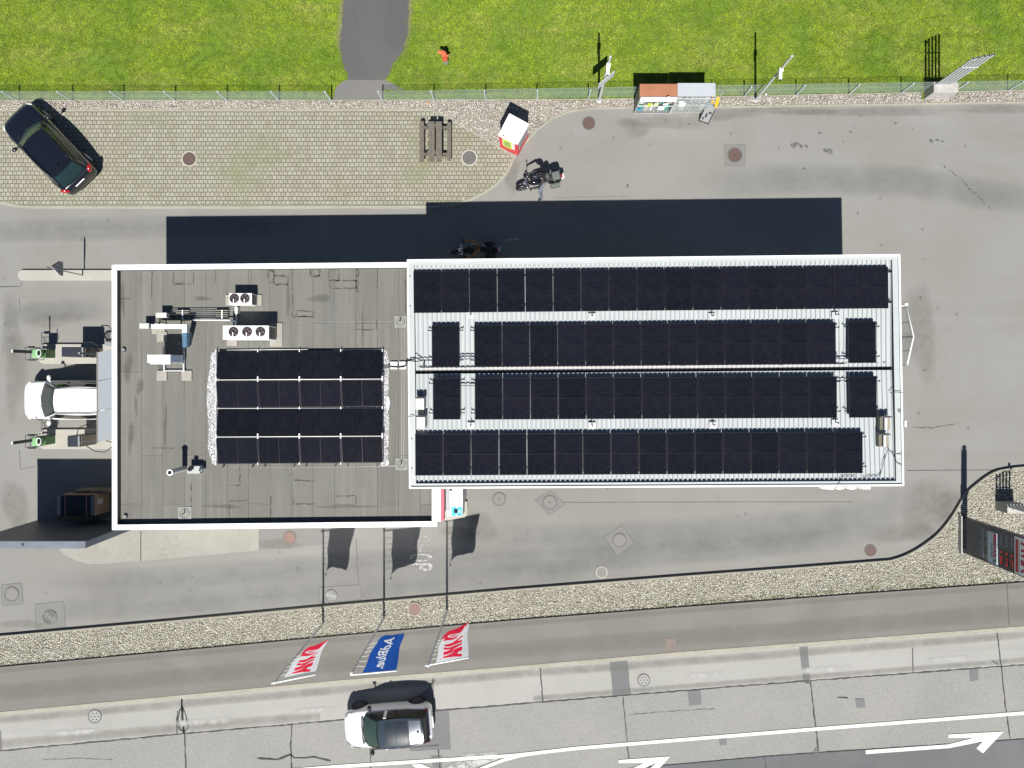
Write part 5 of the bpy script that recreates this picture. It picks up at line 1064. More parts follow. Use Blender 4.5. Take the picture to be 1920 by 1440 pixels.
# ------------------------------------------------------------------ glass windbreak at right of canopy
zt=2.3; A,B,C=P2(1700,577,zt),P2(1713,631,zt),P2(1701,684,zt); t=thing('glass_windbreak','angled glass windbreak with white top rail at the right end of the canopy','windbreak',(*B,0))
m=MB(); m.tube([(*A,zt),(*B,zt),(*C,zt)],.03,8); m.build('top_rail',WHITE,t)
def L2(a,b,t): return (a[0]+(b[0]-a[0])*t,a[1]+(b[1]-a[1])*t)
for p,q in((A,B),(B,C)): m=MB(); d=.012; m.add([(*p,.1),(*q,.1),(*q,zt-.03),(*p,zt-.03)],[(0,1,2,3)]); m.build('glass_pane',PANE,t)
for k,p in enumerate((A,L2(A,B,.5),B,L2(B,C,.5),C)): m=MB(); w=.07 if k==2 else .035; m.box((*p,zt/2),(w,w,zt-.04)); m.build('post',GALV,t)
q=P(1702,571,2.6); m=MB(); m.box((q[0]-.05,q[1],2.55),(.14,.1,.1)); m.tube([(q[0]-.08,q[1]-.02,2.55),(q[0]-.4,q[1]-.1,2.5)],.02,5); m.tube([(q[0]-.4,q[1]-.1,0),(q[0]-.4,q[1]-.1,2.5)],.03,6); tag(m.build('lamp_fitting',WHITE),'small white lamp at the top end of the glass windbreak','lamp')
# ------------------------------------------------------------------ price sign
hx=5.0; xw=P(1803,0)[0]; yn=P(0,969)[1]; ysn=P(0,1035)[1]; t=thing('price_sign','tall anthracite fuel price pylon with red figures standing in the gravel at right','price sign',(xw,(yn+ysn)/2,0))
m=MB(); m.bx(xw,xw+.24,ysn,yn,.05,hx-.5); m.bx(xw+.03,xw+.21,ysn+.1,yn-.1,hx-.5,hx); m.build('pylon',SLATE,t)
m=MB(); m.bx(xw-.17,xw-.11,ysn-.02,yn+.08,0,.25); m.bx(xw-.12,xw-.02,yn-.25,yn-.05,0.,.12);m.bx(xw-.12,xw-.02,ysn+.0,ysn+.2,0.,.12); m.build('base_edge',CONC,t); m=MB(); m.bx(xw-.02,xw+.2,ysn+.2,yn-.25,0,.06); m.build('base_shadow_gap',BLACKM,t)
W=yn-ysn
def zz(pxx): return H*(1-(1803-990)/(pxx-990))
def panelp(z0,z1,u0,u1,mt,name,d=.01,par=None):
    m=MB(); m.bx(xw-d,xw+.001,yn-u1*W,yn-u0*W,z0,z1); return m.build(name,mt,par or t)
def ptx(s,z0,z1,u0,u1,mt,name,d,par,bold=0.02): m=MB(); put_text(m,s,(xw-d,yn-u0*W,z0),(0,-1,0),(0,0,1),(u1-u0)*W,z1-z0,bold=bold); return m.build(name,mt,par)
SIL=mat('silver_lettering',(.30,.33,.36),.5)
sp=panelp(zz(1856),zz(1871),.13,.95,mat('pale_blue_sign_face',(.42,.52,.56),.5),'brand_panel',.05)
rb=panelp(zz(1865),zz(1871)-.02,.16,.32,mat('crimson_sign_red',(.45,.02,.07),.5),'red_band',.056,sp); ptx('SPAR',zz(1864.5),zz(1870.3),.33,.80,mat('crimson_sign_red',(.45,.02,.07)),'lettering',.057,sp,.05); ptx('express',zz(1860),zz(1863),.42,.80,DGREY,'small_lettering',.057,sp)
m=MB(); zc=(zz(1864.5)+zz(1870.3))/2; m.torus((xw-.057,yn-.87*W,zc),.075,.012,ax='x',n=20,m=4); m.cyl((xw-.05,yn-.87*W,zc-.05),(xw-.06,yn-.87*W,zc-.02),.02); m.add([(xw-.06,yn-.87*W-.05,zc-.03),(xw-.06,yn-.87*W+.05,zc-.03),(xw-.06,yn-.87*W,zc+.05)],[(0,1,2)]); m.build('tree_emblem',DGREY,sp)
panelp(zz(1853),zz(1855.5),.14,.93,mat('pale_blue_sign_face',(.42,.52,.56)),'white_bar',.03)
for k,(z0,z1,lab,dig) in enumerate(((1874,1881.5,'Diesel','1.86'),(1884,1891.5,'Bleifrei 98','1.93'),(1894,1901.5,'Bleifrei 95','1.79'))):
    dp=panelp(zz(z0),zz(z1),.50,.93,mat('display_black',(.02,.005,.008),.3),'price_display',.012); ptx(dig,zz(z0+1.),zz(z1-1.),.55,.90,mat('red_led_digits',(.45,.01,.02),.5,emit=.25),'digits',.016,dp,.03); ptx(lab,zz(z0+2.2),zz(z1-2.2),.12,.40,SIL,'product_name',.006,t)
for z0,z1,lab,u0,u1 in((1838.5,1842,'Shop',.12,.32),(1838.5,1842,'Bistro',.42,.58),(1838.5,1842,'24 h',.68,.88),(1848,1851.5,'Waschen',.14,.34),(1848,1851.5,'Luft',.44,.56),(1847.5,1852,'WC',.8,.92)): ptx(lab,zz(z0),zz(z1),u0,u1,SIL,'service_lettering',.006,t)
panelp(zz(1843.5),zz(1844.6),.1,.9,SIL,'divider_line',.006)
ap=panelp(zz(1903),zz(1945),.04,.97,WHITE,'top_panel',.02); panelp(zz(1905),zz(1910),.10,.93,mat('deep_sign_red',(.42,.02,.02)),'red_stripe',.026,ap); panelp(zz(1911.5),zz(1912.4),.10,.93,SLATE,'thin_stripe',.026,ap); ptx('AVIA',zz(1915.),zz(1941),.12,.9,mat('crimson_sign_red',(.45,.02,.07)),'lettering',.028,ap,.05)
# ------------------------------------------------------------------ flags
def flag(bpx,top,arm_tip,arm_in,TL,TR,BL,BR,kind,label):
    x,y,_=P(*bpx,.02); zt=top[2]; t=thing('flag',label,'flag',(x,y,0),0,'flags along the sidewalk')
    m=MB(); m.cyl((x,y,0),(x,y,zt),.055,.035,n=12); m.build('pole',GALV,t)
    a=Vector(arm_in);b=Vector(arm_tip); m=MB(); m.tube([a,b],.032,8); m.ell((x,y,zt+.02),(.06,.06,.06),10,6); m.build('arm',WHITE,t)
    TL,TR,BL,BR=map(Vector,(TL,TR,BL,BR))
    def S_(u,v): # u 0..1 from pole, v 0 bottom 1 top
        p=(BL*(1-v)+TL*v)*(1-u)+(BR*(1-v)+TR*v)*u; s=(1-v)
        p=p+Vector((.10*math.sin(u*math.pi)*s*(1-v)+.05*s*math.sin(v*9),.10*math.sin(u*5.5+v*4)*s+.03*math.sin(u*11+v*2)*s*1.1,.04*math.sin(v*7+u*3)*s)); return p
    m=MB(); nu,nv=84,190; vs=[S_(i/nu,j/nv) for j in range(nv+1) for i in range(nu+1)]
    fs=[];mi=[]
    for j in range(nv):
        for i in range(nu):
            fs.append((j*(nu+1)+i,j*(nu+1)+i+1,(j+1)*(nu+1)+i+1,(j+1)*(nu+1)+i))
    U,V=np.meshgrid((np.arange(nu)+.5)/nu,(np.arange(nv)+.5)/nv); U=U.ravel();V=V.ravel(); ink=np.zeros(len(U),int)
    def print_text(s,u0,u1,v0,v1,bold,val):
        tv,tf,_=text2d(s,bold); X=(V-v0)/(v1-v0); Y=(u1-U)/(u1-u0)
        for f in tf: ink[inpoly(X,Y,[tv[q] for q in f])]=val
    if kind=='avia':
        ink[V<.05+.17*(1-U)*.6]=1; ink[(V<.30)&(V>=.05)&(U>.08)&(U<.52+(.30-V)*1.2)]=1
        e=((U-.40-(V-.2)*.9)/.20)**2+((V-.185)/.055)**2; ink[(e<1)&(e>.42)]=0; ink[(np.abs(V-.185)<.012)&(U>.3)&(U<.66)]=0
        print_text('AVIA',.18,.80,.34,.95,.085,1); ink[(np.abs(U-.12)<.03)&(np.abs(V-.885)<.012)]=1
    else: print_text('AdBlue.',.24,.58,.06,.93,.018,1)
    mi=[int(q) for q in ink]
    m.add(vs,fs,0,True); m.m=mi; cl=m.build('cloth',[FLW,FLR] if kind=='avia' else [FLB,FLW],t)
    m=MB()
    for v in(.12,.26,.40,.54,.68,.82):
        p=S_(0,v); m.tube([p,(p+Vector((x,y,p.z)))/2+Vector((0,0,.02)),Vector((x-.04,y,p.z))],.0075,5)
    p=S_(0,0); m.ell((p.x-.02,p.y,p.z-.25),(.03,.03,.09),8,6); m.tube([p,(p.x-.02,p.y,p.z-.2)],.008,4); m.build('flag_ring',WHITE,t)
def W3(a,b,z): return P(a,b,z)
flag((606,1168),(515,1280,6.26),W3(592,1264.6,6.2),W3(509,1281.5,6.26),W3(530,1272.5,6.2),W3(591,1261,6.15),(-11.8*0+W3(566,1225,3.54)[0],W3(566,1225,3.54)[1],3.54),W3(615,1193,3.0),'avia','leftmost flag, white with red lettering, on a grey pole over the sidewalk')
flag((720,1158),(663,1264,6.0),W3(744,1257.5,6.0),W3(657,1265.6,6.0),W3(679,1262,5.96),W3(743,1257,5.96),W3(709,1200,2.85),W3(757,1181,3.09),'ad','middle flag, blue with white lettering, on a grey pole over the sidewalk')
flag((838,1145),(803,1247,6.1),W3(879,1233,6.1),W3(797,1248,6.1),W3(817,1243,6.06),W3(878,1233,6.06),W3(828.5,1196,3.35),W3(877.5,1160,3.1),'avia','rightmost flag, white with red lettering, on a grey pole over the gravel edge')
# ------------------------------------------------------------------ cars
def ringpts(xr,xf,wf,wr,wm,bf,br,z,n=(9,15,9),zr=None):
    """closed plan ring: front edge (left->right), right side, rear edge, left side"""
    zf=lambda x:z if zr is None else zr+(z-zr)*(x-xr)/(xf-xr)
    e=[[],[],[],[]]
    for i in range(n[0]): t=1-2*i/(n[0]-1); x=xf-bf*t*t; e[0].append((x,wf*t,zf(x)))
    xa,xb=xf-bf,xr+br
    def w(s): return wf*(1-s)**2+2*s*(1-s)*(2*wm-(wf+wr)/2)+wr*s*s
    for i in range(n[1]): s=i/(n[1]-1); x=xa+(xb-xa)*s; e[1].append((x,-w(s),zf(x)))
    for i in range(n[2]): t=-1+2*i/(n[2]-1); x=xr+br*t*t; e[2].append((x,wr*t,zf(x)))
    for i in range(n[1]): s=1-i/(n[1]-1); x=xa+(xb-xa)*s; e[3].append((x,w(s),zf(x)))
    return e
def car(name,label,cat,loc,ang,L,W,H_,paint,roofp,o):
    t=thing(name,label,cat,loc,ang); hw=W/2
    tab=o['tab']; m=MB(); rows=[]
    for xf,wf,zl,zt in tab:
        x=xf*L; w=wf*hw; fl=.0
        half=[(0,zl),(w*.86,zl),(w*.965,zl+.10),(w,zl+(zt-zl)*.42),(w*.992,zl+(zt-zl)*.64),(w*.955,zt-.085),(w*.89,zt-.03),(w*.72,zt+.002),(w*.38,zt+.022),(0,zt+.03)]
        ring=[(x,-y,z) for y,z in half]+[(x,y,z) for y,z in half[::-1][1:-1]]; rows.append(ring)
    n=len(rows[0]); vs=[v for r in rows for v in r]; fs=[(a*n+j,a*n+(j+1)%n,(a+1)*n+(j+1)%n,(a+1)*n+j) for a in range(len(rows)-1) for j in range(n)]+[tuple(range(n))[::-1],tuple(range(len(vs)-n,len(vs)))]
    m.add(vs,fs,0,True); bo=m.build('body',paint,t,world=False)
    s=bo.modifiers.new('sub','SUBSURF'); s.levels=1;s.render_levels=2
    bxr,bxf=o['base'][0]*L,o['base'][1]*L; rxr,rxf=o['roof'][0]*L,o['roof'][1]*L; zb,zr=o['zb'],H_-.05
    B=ringpts(bxr,bxf,o['bw'][0]*hw,o['bw'][1]*hw,o['bw'][2]*hw,o['bow'][0],o['bow'][1],zb,zr=o.get('zbr')); R=ringpts(rxr,rxf,o['rw'][0]*hw,o['rw'][1]*hw,o['rw'][2]*hw,o['bow'][2],o['bow'][3],zr-.01,zr=zr-.03)
    def Sf(e,i,v,off=0.):
        b=Vector(B[e][i]);r=Vector(R[e][i]); p=b.lerp(r,v); q=Vector((0,0,1)); c=Vector((0,p.y if e in(1,3) else 0,0)); out=Vector((0,0,0))
        if e==1: out=Vector((0,-1,.3))
        if e==3: out=Vector((0,1,.3))
        if e==0: out=Vector((1,0,.8))
        if e==2: out=Vector((-1,0,.6))
        return p+out.normalized()*(off+.02*math.sin(v*math.pi))
    m=MB()
    for e in range(4):
        n=len(B[e]); vs=[Sf(e,i,v) for v in(0,.33,.66,1.) for i in range(n)]; m.add(vs,[(k*n+i,(k+1)*n+i,(k+1)*n+i+1,k*n+i+1) for k in range(3) for i in range(n-1)],0,True)
    m.build('pillars',o.get('pillar',paint),t,world=False)
    # roof cap
    def roofgrid(x0,x1,k,lift,mt,nm,par=None,edge=1.):
        m=MB(); nx,ny=14,12; ed1,ed3=R[1],R[3]; pts=[]
        for i in range(nx+1):
            f=x0+(x1-x0)*i/nx; s=(1-f)*(len(ed1)-1); a=int(min(s,len(ed1)-2)); fr=s-a
            pr=Vector(ed1[a]).lerp(Vector(ed1[a+1]),fr); pl=Vector(ed3[len(ed3)-1-a]).lerp(Vector(ed3[len(ed3)-2-a]),fr)
            for j in range(ny+1):
                g=j/ny*2-1; g*=k; p=pl.lerp(pr,(g+1)/2)
                if f<=0.0001: p.x=rxr+o['bow'][3]*g*g
                if f>=.9999: p.x=rxf-o['bow'][2]*g*g
                p.z+= .045*(1-g*g)*edge*(1-.5*(2*f-1)**4)+lift; pts.append(p)
        m.add(pts,[(i*(ny+1)+j,(i+1)*(ny+1)+j,(i+1)*(ny+1)+j+1,i*(ny+1)+j+1) for i in range(nx) for j in range(ny)],0,True); return m.build(nm,mt,par or t,world=False)
    rf_=roofgrid(0,1,1,0,roofp,'roof')
    for nm,x0,x1,k,mt in o.get('roofpan',[]): roofgrid(x0,x1,k,.006,mt,nm,rf_)
    def patch(e,t0,t1,v0,v1,mt,nm,par=None,off=.013,sk=0.):
        m=MB(); n=len(B[e])-1; N=30; vs=[]
        for v in np.linspace(v0,v1,4):
            for k in range(N+1):
                tt=(t0+(t1-t0)*k/N); tt=.5+(tt-.5)*(1-sk*v) if sk else tt; s=tt*n; a=int(min(s,n-1)); fr=s-a; vs.append(Sf(e,a,v,off).lerp(Sf(e,a+1,v,off),fr))
        m.add(vs,[(q*(N+1)+k,(q+1)*(N+1)+k,(q+1)*(N+1)+k+1,q*(N+1)+k+1) for q in range(3) for k in range(N)],0,True); return m.build(nm,mt,par or t,world=False)
    patch(0,0,1,-.03,.99,BLACKM,'windscreen_border',None,.009); patch(0,.05,.95,.09,.95,o['ws'],'windscreen',None,.017); patch(2,.07,.93,.12,.93,o.get('rwm',GLASSD),'rear_window')
    for e in(1,3):
        for a,b in o['side']:
            tt=(a,b) if e==1 else (1-b,1-a); w=patch(e,*tt,.10,.88,GLASSD,'side_window')
        if o.get('winline'): 
            for v0,v1 in((.02,.06),(.91,.945)): patch(e,.08,.95,v0,v1,GALV,'window_trim',None,.012)
    # wheels
    for xw in o['wx']:
        for s in(-1,1):
            x=xw*L;y=s*(hw*.985-.11); m=MB(); m.cyl((x,y-.11,.33),(x,y+.11,.33),.33,n=28); m.torus((x,y+s*.06,.33),.29,.05,ax='y'); w=m.build('wheel',DARK,t,world=False)
            m=MB(); m.cyl((x,y+s*.112,.33),(x,y+s*.118,.33),.22,n=20); m.build('rim',o.get('rim',GALV),w,world=False)
            m=MB(); 
            arc=[(x+.40*math.cos(a),.33+.40*math.sin(a)) for a in np.linspace(-.1,math.pi+.1,14)]; y0=s*hw*.93;y1=s*(hw*1.006); m.add([(a,y0,b) for a,b in arc]+[(a,y1,b) for a,b in arc]+[(x+(a-x)*.86,y1,.33+(b-.33)*.86) for a,b in arc],[(i,i+1,14+i+1,14+i) for i in range(13)]+[(14+i,14+i+1,28+i+1,28+i) for i in range(13)],0,True); m.build('wheel_arch',o.get('arch',BLACKM),t,world=False)
    for s in(-1,1):
        xm=o['mx']*L; m=MB(); m.ell((xm,s*(hw+.10),o['zb']+.08),(.09,.13,.08),12,8); m.tube([(xm-.02,s*(hw*.9),o['zb']+.03),(xm,s*(hw+.05),o['zb']+.06)],.03,6); m.build('wing_mirror',o.get('mirror',paint),t,world=False)
        m=MB(); hx,hy,hz=o['hl']; m.ell((hx*L,s*hy*hw,hz),(.20,.085,.075),12,8,R=Euler((0,.25,-s*.75)).to_matrix()); m.build('headlight',o.get('hlm',LGREY),t,world=False)
        m=MB(); hx,hy,hz,la,lb=o['tl']; m.ell((hx*L,s*hy*hw,hz),(la,lb,.12),12,8,R=Euler((0,-.3,s*o.get('tlr',.6))).to_matrix()); m.build('tail_light',TLR,t,world=False)
        if o.get('rail'):
            m=MB(); pts=[(rxr*.9+(rxf-rxr)*f*.95,s*(o['rw'][2]*hw*.93-.05*abs(2*f-1)**3),H_+.0+(-.03 if f in(0,1) else .03)-.02*abs(2*f-1)) for f in (0,.06,.3,.5,.7,.94,1)]; m.tube(pts,.02,6); m.build('roof_rail',o['rail'],t,world=False)
    m=MB(); x=tab[0][0]*L-.0; z=o.get('plz',.72); m.box((x+o.get('plx',0),0,z),(.03,.50,.12),ry=-.35); m.build('licence_plate',WHITE,t,world=False)
    for y in(-.25,.25):
        m=MB(); a=Sf(0,4,.02,.03); m.tube([(a.x+.02,y,a.z+.01),(a.x-.10,y+.38,a.z+.08)],.009,5); m.build('wiper',DARK,t,world=False)
    m=MB(); m.box((rxr+.22,0,H_+.02),(.10,.03,.05)); m.build('roof_antenna',BLACKM,t,world=False)
    m=MB(); m.box((.485*L,0,.42),(.06,W*.55,.14)); m.build('grille',BLACKM,t,world=False)
    return t,Sf
SUV=[(-.50,.66,.42,.66),(-.492,.80,.34,.84),(-.47,.90,.28,.98),(-.42,.955,.24,1.03),(-.30,.985,.22,1.04),(-.1,1,.2,1.02),(.12,1,.2,1.0),(.22,.99,.2,.985),(.33,.975,.22,.95),(.41,.94,.24,.90),(.455,.87,.28,.84),(.482,.78,.32,.74),(.497,.62,.38,.60)]
cx,cy,_=P(110,286); 
car('black_car','black estate car parked diagonally on the block paving at top left','car',(cx,cy,.02),math.pi-math.radians(46),4.42,1.86,1.60,CARK,CARK,dict(tab=SUV,base=(-.47,.235),roof=(-.385,.06),zb=.98,bw=(.82,.80,.90),rw=(.66,.62,.70),bow=(.20,.05,.10,.05),ws=GLASSG,side=[(.05,.90)],wx=(-.30,.31),mx=.16,hl=(.44,.78,.76),tl=(-.465,.80,.88,.20,.09),rwm=mat('teal_rear_glass',(.012,.028,.032),.1),rail=BLACKM,winline=True,plz=.86,plx=-.02,tlr=.9))
cx,cy,_=P(157,749)
car('white_car','white estate car with its rear under the grey awning','car',(cx,cy,0),math.pi,4.55,1.80,1.66,CARW,CARW,dict(tab=SUV,base=(-.47,.275),roof=(-.42,.07),zb=1.0,bw=(.84,.82,.93),rw=(.60,.60,.67),bow=(.17,.05,.08,.03),ws=GLASSB,side=[(.03,.90)],wx=(-.30,.31),mx=.19,hl=(.43,.80,.78),tl=(-.475,.85,.95,.10,.05),rail=BLACKM,hlm=LGREY))
cx,cy,_=P(733,1346); TALL=[(-.50,.66,.42,.70),(-.492,.80,.32,.88),(-.465,.89,.28,1.0),(-.42,.94,.24,1.06),(-.30,.985,.22,1.06),(-.1,1,.2,1.0),(.10,1,.2,.98),(.20,.99,.2,.985),(.31,.97,.22,.96),(.39,.91,.24,.92),(.44,.82,.28,.86),(.475,.70,.32,.76),(.495,.52,.38,.62)]
t,_s=car('white_city_car','small white electric car with black roof driving on the road below the flags','car',(cx,cy,-.03),math.pi+math.radians(4.5),4.0,1.775,1.60,CARW,CARS,dict(tab=TALL,base=(-.472,.275),roof=(-.425,.073),zb=1.0,bw=(.80,.80,.90),rw=(.68,.62,.72),bow=(.24,.06,.08,.05),ws=GLASSG,side=[(.10,.44),(.50,.90)],pillar=BLACKM,rim=DGREY,wx=(-.33,.33),mx=.17,hl=(.43,.74,.80),hlm=GREY,tl=(-.455,.78,.98,.085,.075),mirror=BLACKM,roofpan=[('sunroof_glass',.62,.86,.80,mat('front_sunroof',(.022,.03,.038),.15)),('sunroof_glass',.345,.60,.80,mat('rear_sunroof',(.02,.027,.035),.15)),('roof_rear_panel',.03,.30,.86,mat('silver_roof_panel',(.085,.10,.13),.25,.1))],plz=.7,plx=-.01))
m=MB(); m.box((-.455*4.0,0,1.22),(.16,1.25,.05),ry=-.5); m.build('rear_spoiler',BLACKM,t,world=False)
for s in(-1,1): m=MB(); m.box((-.05,s*.745,1.27),(.13,.03,.46),rx=s*.27); m.build('door_pillar',CARW,t,world=False)
m=MB(); m.box((1.05,0,1.035),(.10,1.15,.02)); m.build('cowl_panel',BLACKM,t,world=False)
# ------------------------------------------------------------------ motorcycles and riders
def moto(name,label,loc,ang,chrome,lug,tank):
    t=thing(name,label,'motorcycle',loc,ang)
    for x,nm,w in((.78,'front_wheel',.065),(-.72,'rear_wheel',.085)):
        m=MB(); m.torus((x,0,.32),.25,w,n=32,m=10,ax='y'); wh=m.build(nm,DARK,t,world=False); m=MB(); m.torus((x,0,.32),.19,.02,n=24,m=6,ax='y'); m.cyl((x,-.06,.32),(x,.06,.32),.05)
        for k in range(8): a=k*math.pi/4; m.tube([(x,0,.32),(x+.19*math.cos(a),0,.32+.19*math.sin(a))],.009,4)
        m.build('rim',chrome,wh,world=False)
    m=MB(); 
    for x0,a0,a1,w in((.78,.5,2.7,.075),(-.72,.4,2.9,.11)):
        pts=[];A=np.linspace(a0,a1,12)
        for a in A:
            for yy,rr in((-w,.32),(-w*.6,.35),(0,.36),(w*.6,.35),(w,.32)): pts.append((x0+rr*math.cos(a),yy,.32+rr*math.sin(a)))
        m.add(pts,[(i*5+j,i*5+j+1,(i+1)*5+j+1,(i+1)*5+j) for i in range(11) for j in range(4)],0,True)
    m.build('mudguard',BLACKM,t,world=False)
    m=MB(); 
    for s in(-1,1): m.tube([(.78,s*.1,.32),(.52,s*.1,.92)],.028,8); m.tube([(.80,s*.13,.34),(.70,s*.12,.55)],.02,6)
    m.build('fork',chrome,t,world=False)
    m=MB(); m.ell((.20,0,.84),(.30,.155,.15),18,12); m.build('fuel_tank',tank,t,world=False)
    m=MB(); m.box((.08,0,.45),(.42,.30,.34)); m.cyl((.12,-.24,.45),(.12,.24,.45),.13,n=14); m.cyl((.16,0,.5),(.3,0,.74),.12,n=12); m.build('engine',chrome,t,world=False,bevel=.03)
    m=MB(); m.ell((-.25,0,.80),(.32,.15,.07)); m.ell((-.58,0,.86),(.2,.12,.06)); m.build('seat',DARK,t,world=False)
    m=MB(); m.tube([(.48,-.38,1.06),(.54,-.22,1.1),(.56,-.08,1.03),(.56,.08,1.03),(.54,.22,1.1),(.48,.38,1.06)],.014,8); m.build('handlebar',chrome,t,world=False)
    m=MB(); 
    for s in(-1,1): m.cyl((.50,s*.26,1.075),(.47,s*.40,1.06),.02,n=8); 
    m.build('grip',DARK,t,world=False)
    for s in(-1,1): m=MB(); m.tube([(.53,s*.24,1.09),(.50,s*.36,1.24)],.008,5); m.ell((.50,s*.40,1.26),(.03,.075,.045),10,6); m.build('mirror',BLACKM,t,world=False)
    m=MB(); m.ell((.66,0,.92),(.09,.1,.1),14,10); m.build('headlight',CHROME,t,world=False)
    for s in(-1,1): m=MB(); m.ell((.60,s*.19,.90),(.05,.045,.045),10,8); m.build('indicator',CHROME,t,world=False)
    m=MB(); m.tube([(.2,-.2,.4),(-.1,-.24,.28),(-.85,-.26,.33)],.045,10); m.tube([(.2,-.2,.55),(0,-.24,.36),(-.85,-.27,.42)],.035,10); m.build('exhaust',CHROME,t,world=False)
    if lug:
        for s in(-1,1): m=MB(); m.box((-.66,s*.31,.60),(.44,.17,.30)); m.build('pannier',GBAG,t,world=False,bevel=.04)
        m=MB(); m.box((-.74,0,1.02),(.36,.36,.26)); m.build('top_bag',GBAG,t,world=False,bevel=.06)
        m=MB(); m.tube([(-.55,-.16,.95),(-.95,-.17,.95),(-.95,.17,.95),(-.55,.16,.95)],.012,6); m.build('luggage_rack',chrome,t,world=False)
    else:
        for s in(-1,1): m=MB(); m.ell((-.66,s*.27,.62),(.26,.12,.17)); m.build('pannier',DARK,t,world=False)
    m=MB(); m.box((-1.06,0,.62),(.03,.2,.24),ry=-.5); m.build('licence_plate',WHITE,t,world=False); m=MB(); m.ell((-1.0,0,.80),(.05,.09,.05)); m.build('tail_light',TLR,t,world=False)
    m=MB(); m.tube([(.0,.18,.3),(-.1,.3,.02)],.014,6); m.build('kickstand',chrome,t,world=False)
    return t
def person(name,label,loc,ang,J,bones,rad,mats,segm):
    t=thing(name,label,'person',loc,ang); me=bpy.data.meshes.new('body'); ks=list(J); me.from_pydata([J[k] for k in ks],[(ks.index(a),ks.index(b)) for a,b in bones],[])
    o=bpy.data.objects.new('body',me); COL.objects.link(o); md=o.modifiers.new('s','SKIN'); md.use_smooth_shade=True
    for i,k in enumerate(ks):
        sv=me.skin_vertices[0].data[i]; r=rad[k]; sv.radius=(r,r) if not isinstance(r,tuple) else r
        if k=='pelvis': sv.use_root=True
    o.modifiers.new('sub','SUBSURF').levels=2
    dg=bpy.context.evaluated_depsgraph_get(); m2=bpy.data.meshes.new_from_object(o.evaluated_get(dg)); bpy.data.objects.remove(o); m2.name='body'
    for mt in mats: m2.materials.append(mt) if True else 0
    while len(m2.materials)>len(mats): m2.materials.pop(index=0)
    segs=[(Vector(J[a]),Vector(J[b]),s) for (a,b),s in zip(bones,segm)]
    for p in m2.polygons:
        c=p.center; best=None
        for a,b,s in segs:
            ab=b-a; tt=max(0,min(1,(c-a).dot(ab)/ab.length_squared)); d=(c-(a+ab*tt)).length
            if best is None or d<best[0]: best=(d,s)
        p.material_index=best[1]; p.use_smooth=True
    o=bpy.data.objects.new('body',m2); COL.objects.link(o); o.parent=t; return t,o
def rider(name,label,loc,ang,sleeve,footdown,backpack,helm):
    J=dict(pelvis=(-.22,0,.93),spine=(-.20,0,1.12),chest=(-.12,0,1.34),neck=(-.06,0,1.50),head=(-.02,0,1.60))
    for s,n in((-1,'R'),(1,'L')):
        J['sh'+n]=(-.10,s*.19,1.42);J['el'+n]=(.10,s*.36,1.22);J['wr'+n]=(.38,s*.34,1.12);J['ha'+n]=(.46,s*.335,1.10)
        J['hip'+n]=(-.20,s*.11,.90)
        if footdown and s==footdown: J['kn'+n]=(.10,s*.42,.58);J['an'+n]=(.02,s*.62,.12);J['to'+n]=(.20,s*.68,.05)
        else: J['kn'+n]=(.24,s*.24,.70);J['an'+n]=(.02,s*.26,.34);J['to'+n]=(.22,s*.28,.29)
    bones=[('pelvis','spine'),('spine','chest'),('chest','neck'),('neck','head')];sg=[0,0,0,2]
    for n in 'RL': bones+=[('chest','sh'+n),('sh'+n,'el'+n),('el'+n,'wr'+n),('wr'+n,'ha'+n),('pelvis','hip'+n),('hip'+n,'kn'+n),('kn'+n,'an'+n),('an'+n,'to'+n)]; sg+=[1,1,1,3,4,4,4,3]
    rad=dict(pelvis=(.16,.13),spine=(.16,.12),chest=(.19,.13),neck=.065,head=.09)
    for n in 'RL': rad.update({'sh'+n:.085,'el'+n:.06,'wr'+n:.045,'ha'+n:.04,'hip'+n:.105,'kn'+n:.075,'an'+n:.055,'to'+n:.045})
    t,b=person(name,label,loc,ang,J,bones,rad,[JACK,sleeve,SKIN,BOOT,JEANS],sg)
    for s in(-1,1):
        m=MB()
        for k in range(4): y=s*(.30+k*.022); m.tube([(.455,y,1.105),(.495,y+s*.003,1.118-.002*k),(.52,y+s*.004,1.095),(.515,y,1.065),(.49,y,1.05)],[.011,.011,.0105,.010,.008],6)
        m.tube([(.44,s*.295,1.09),(.455,s*.28,1.06),(.49,s*.285,1.045)],[.013,.012,.009],6); m.build('gloved_fingers',BOOT,t,world=False)
    m=MB(); m.ell((-.01,0,1.635),(.15,.125,.14),20,14); hb=m.build('helmet',helm,t,world=False); m=MB(); m.ell((.035,0,1.62),(.118,.108,.07),16,10); m.build('visor',GLASSD,hb,world=False)
    if backpack: m=MB(); m.ell((-.34,0,1.28),(.13,.17,.22),16,12); m.build('backpack',backpack,t,world=False)
    return t
HB=mat('glossy_black_helmet',(.012,.012,.016),.12,coat=1.); 
cx,cy,_=P(1011,348); A1=math.pi+math.radians(13)
moto('motorcycle','black and chrome motorcycle with grey green luggage on the sunlit asphalt',(cx,cy,0),A1,CHROME,True,mat('gloss_black_tank',(.01,.01,.013),.1,coat=1.))
rider('person','rider in black jacket and jeans with one boot on the ground, astride the sunlit motorcycle',(cx,cy,0),A1,JACK,1,mat('grey_backpack',(.06,.065,.07),.7),HB)
cx,cy,_=P(893,474); moto('motorcycle','dark motorcycle standing in the shadow north of the canopy',(cx,cy,0),math.pi+.05,GALV,False,BLACKM)
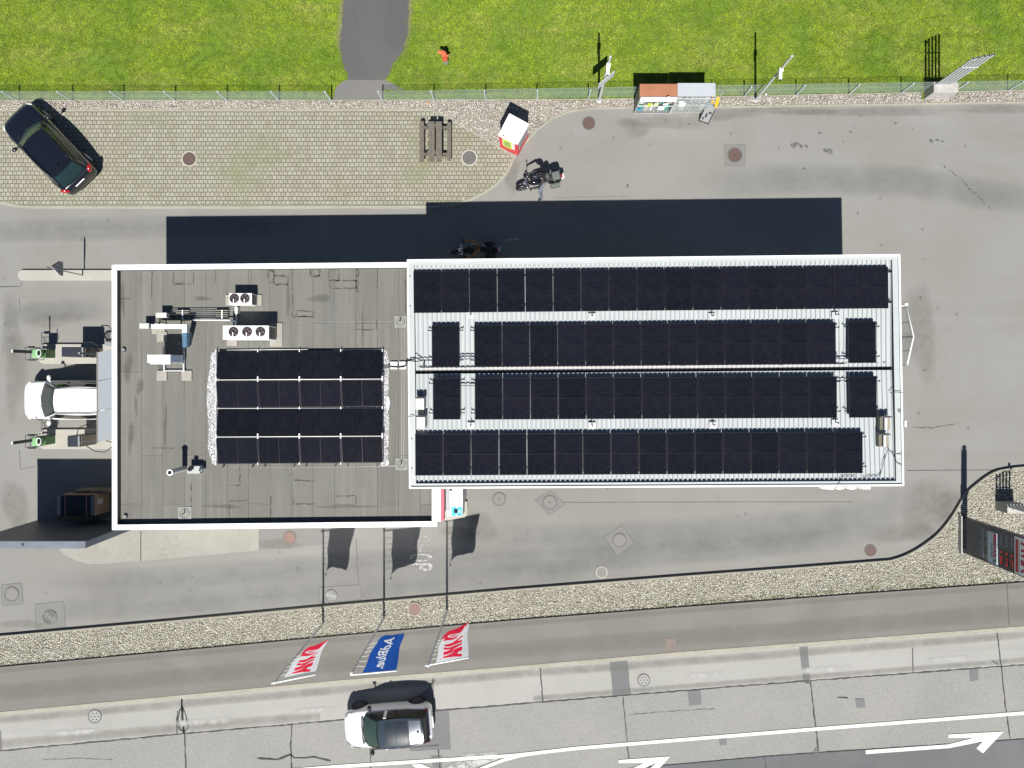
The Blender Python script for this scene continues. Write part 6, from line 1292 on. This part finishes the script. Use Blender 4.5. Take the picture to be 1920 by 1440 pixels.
rider('person','rider with tan sleeves on the motorcycle in the shadow',(cx,cy,0),math.pi+.05,TANL,0,None,mat('blue_black_helmet',(.02,.025,.05),.15,coat=1.))
m=MB(); q=P(950,214,.0); 
for a,b,w in((452,151+0,.05),): pass
# small odds and ends
for a,b,r,mt,l in((804,194,.07,mat('orange_scrap',(.7,.28,.12),.7),'small orange scrap on the gravel above the picnic table'),(1436,177,.06,WHITE,'small white scrap at the foot of the plain grey pole')):
    q=P(a,b,.05); m=MB(); m.ell((q[0],q[1],.07),(r,r*.7,.03),8,5); tag(m.build('litter',mt),l,'litter')
tf=MB()
for k in range(60): 
    q=P(1729+random.uniform(-3,3),180+random.uniform(-8,8),0); a=random.uniform(0,6.28); l=random.uniform(.05,.16); tf.add([(q[0],q[1],.02),(q[0]+.03*math.cos(a+1.5),q[1]+.03*math.sin(a+1.5),.02),(q[0]+l*math.cos(a),q[1]+l*math.sin(a),.02+l)],[(0,1,2)])
tag(tf.build('weed_tuft',BLADE),'yellow green weeds at the foot of the concrete vent block','plant')
# ------------------------------------------------------------------ light and camera
cam=bpy.data.cameras.new('camera'); co=bpy.data.objects.new('camera',cam); COL.objects.link(co); co.location=(0,0,H); cam.sensor_width=36; cam.lens=F/1920*36; cam.shift_x=-30/1920; cam.shift_y=-20/1920; cam.clip_end=1000; SC.camera=co
w=bpy.data.worlds.new('World'); SC.world=w; w.use_nodes=True; nt=w.node_tree; bg=nt.nodes['Background']; sky=nt.nodes.new('ShaderNodeTexSky'); sky.sky_type='NISHITA'; sky.sun_disc=False; sky.sun_elevation=math.radians(56); sky.sun_rotation=math.radians(180); sky.air_density=.75; sky.dust_density=.15; sky.ozone_density=2.
nt.links.new(sky.outputs[0],bg.inputs[0]); bg.inputs[1].default_value=.05
sl=bpy.data.lights.new('sun','SUN'); sl.energy=5.0; sl.angle=math.radians(.5); sl.color=(1,.965,.91); so=bpy.data.objects.new('sun',sl); COL.objects.link(so); so.rotation_euler=(math.radians(34),0,0); so.location=(0,-20,30)
SC.view_settings.view_transform='Standard'; SC.view_settings.look='None'; SC.view_settings.exposure=.50; SC.view_settings.gamma=1
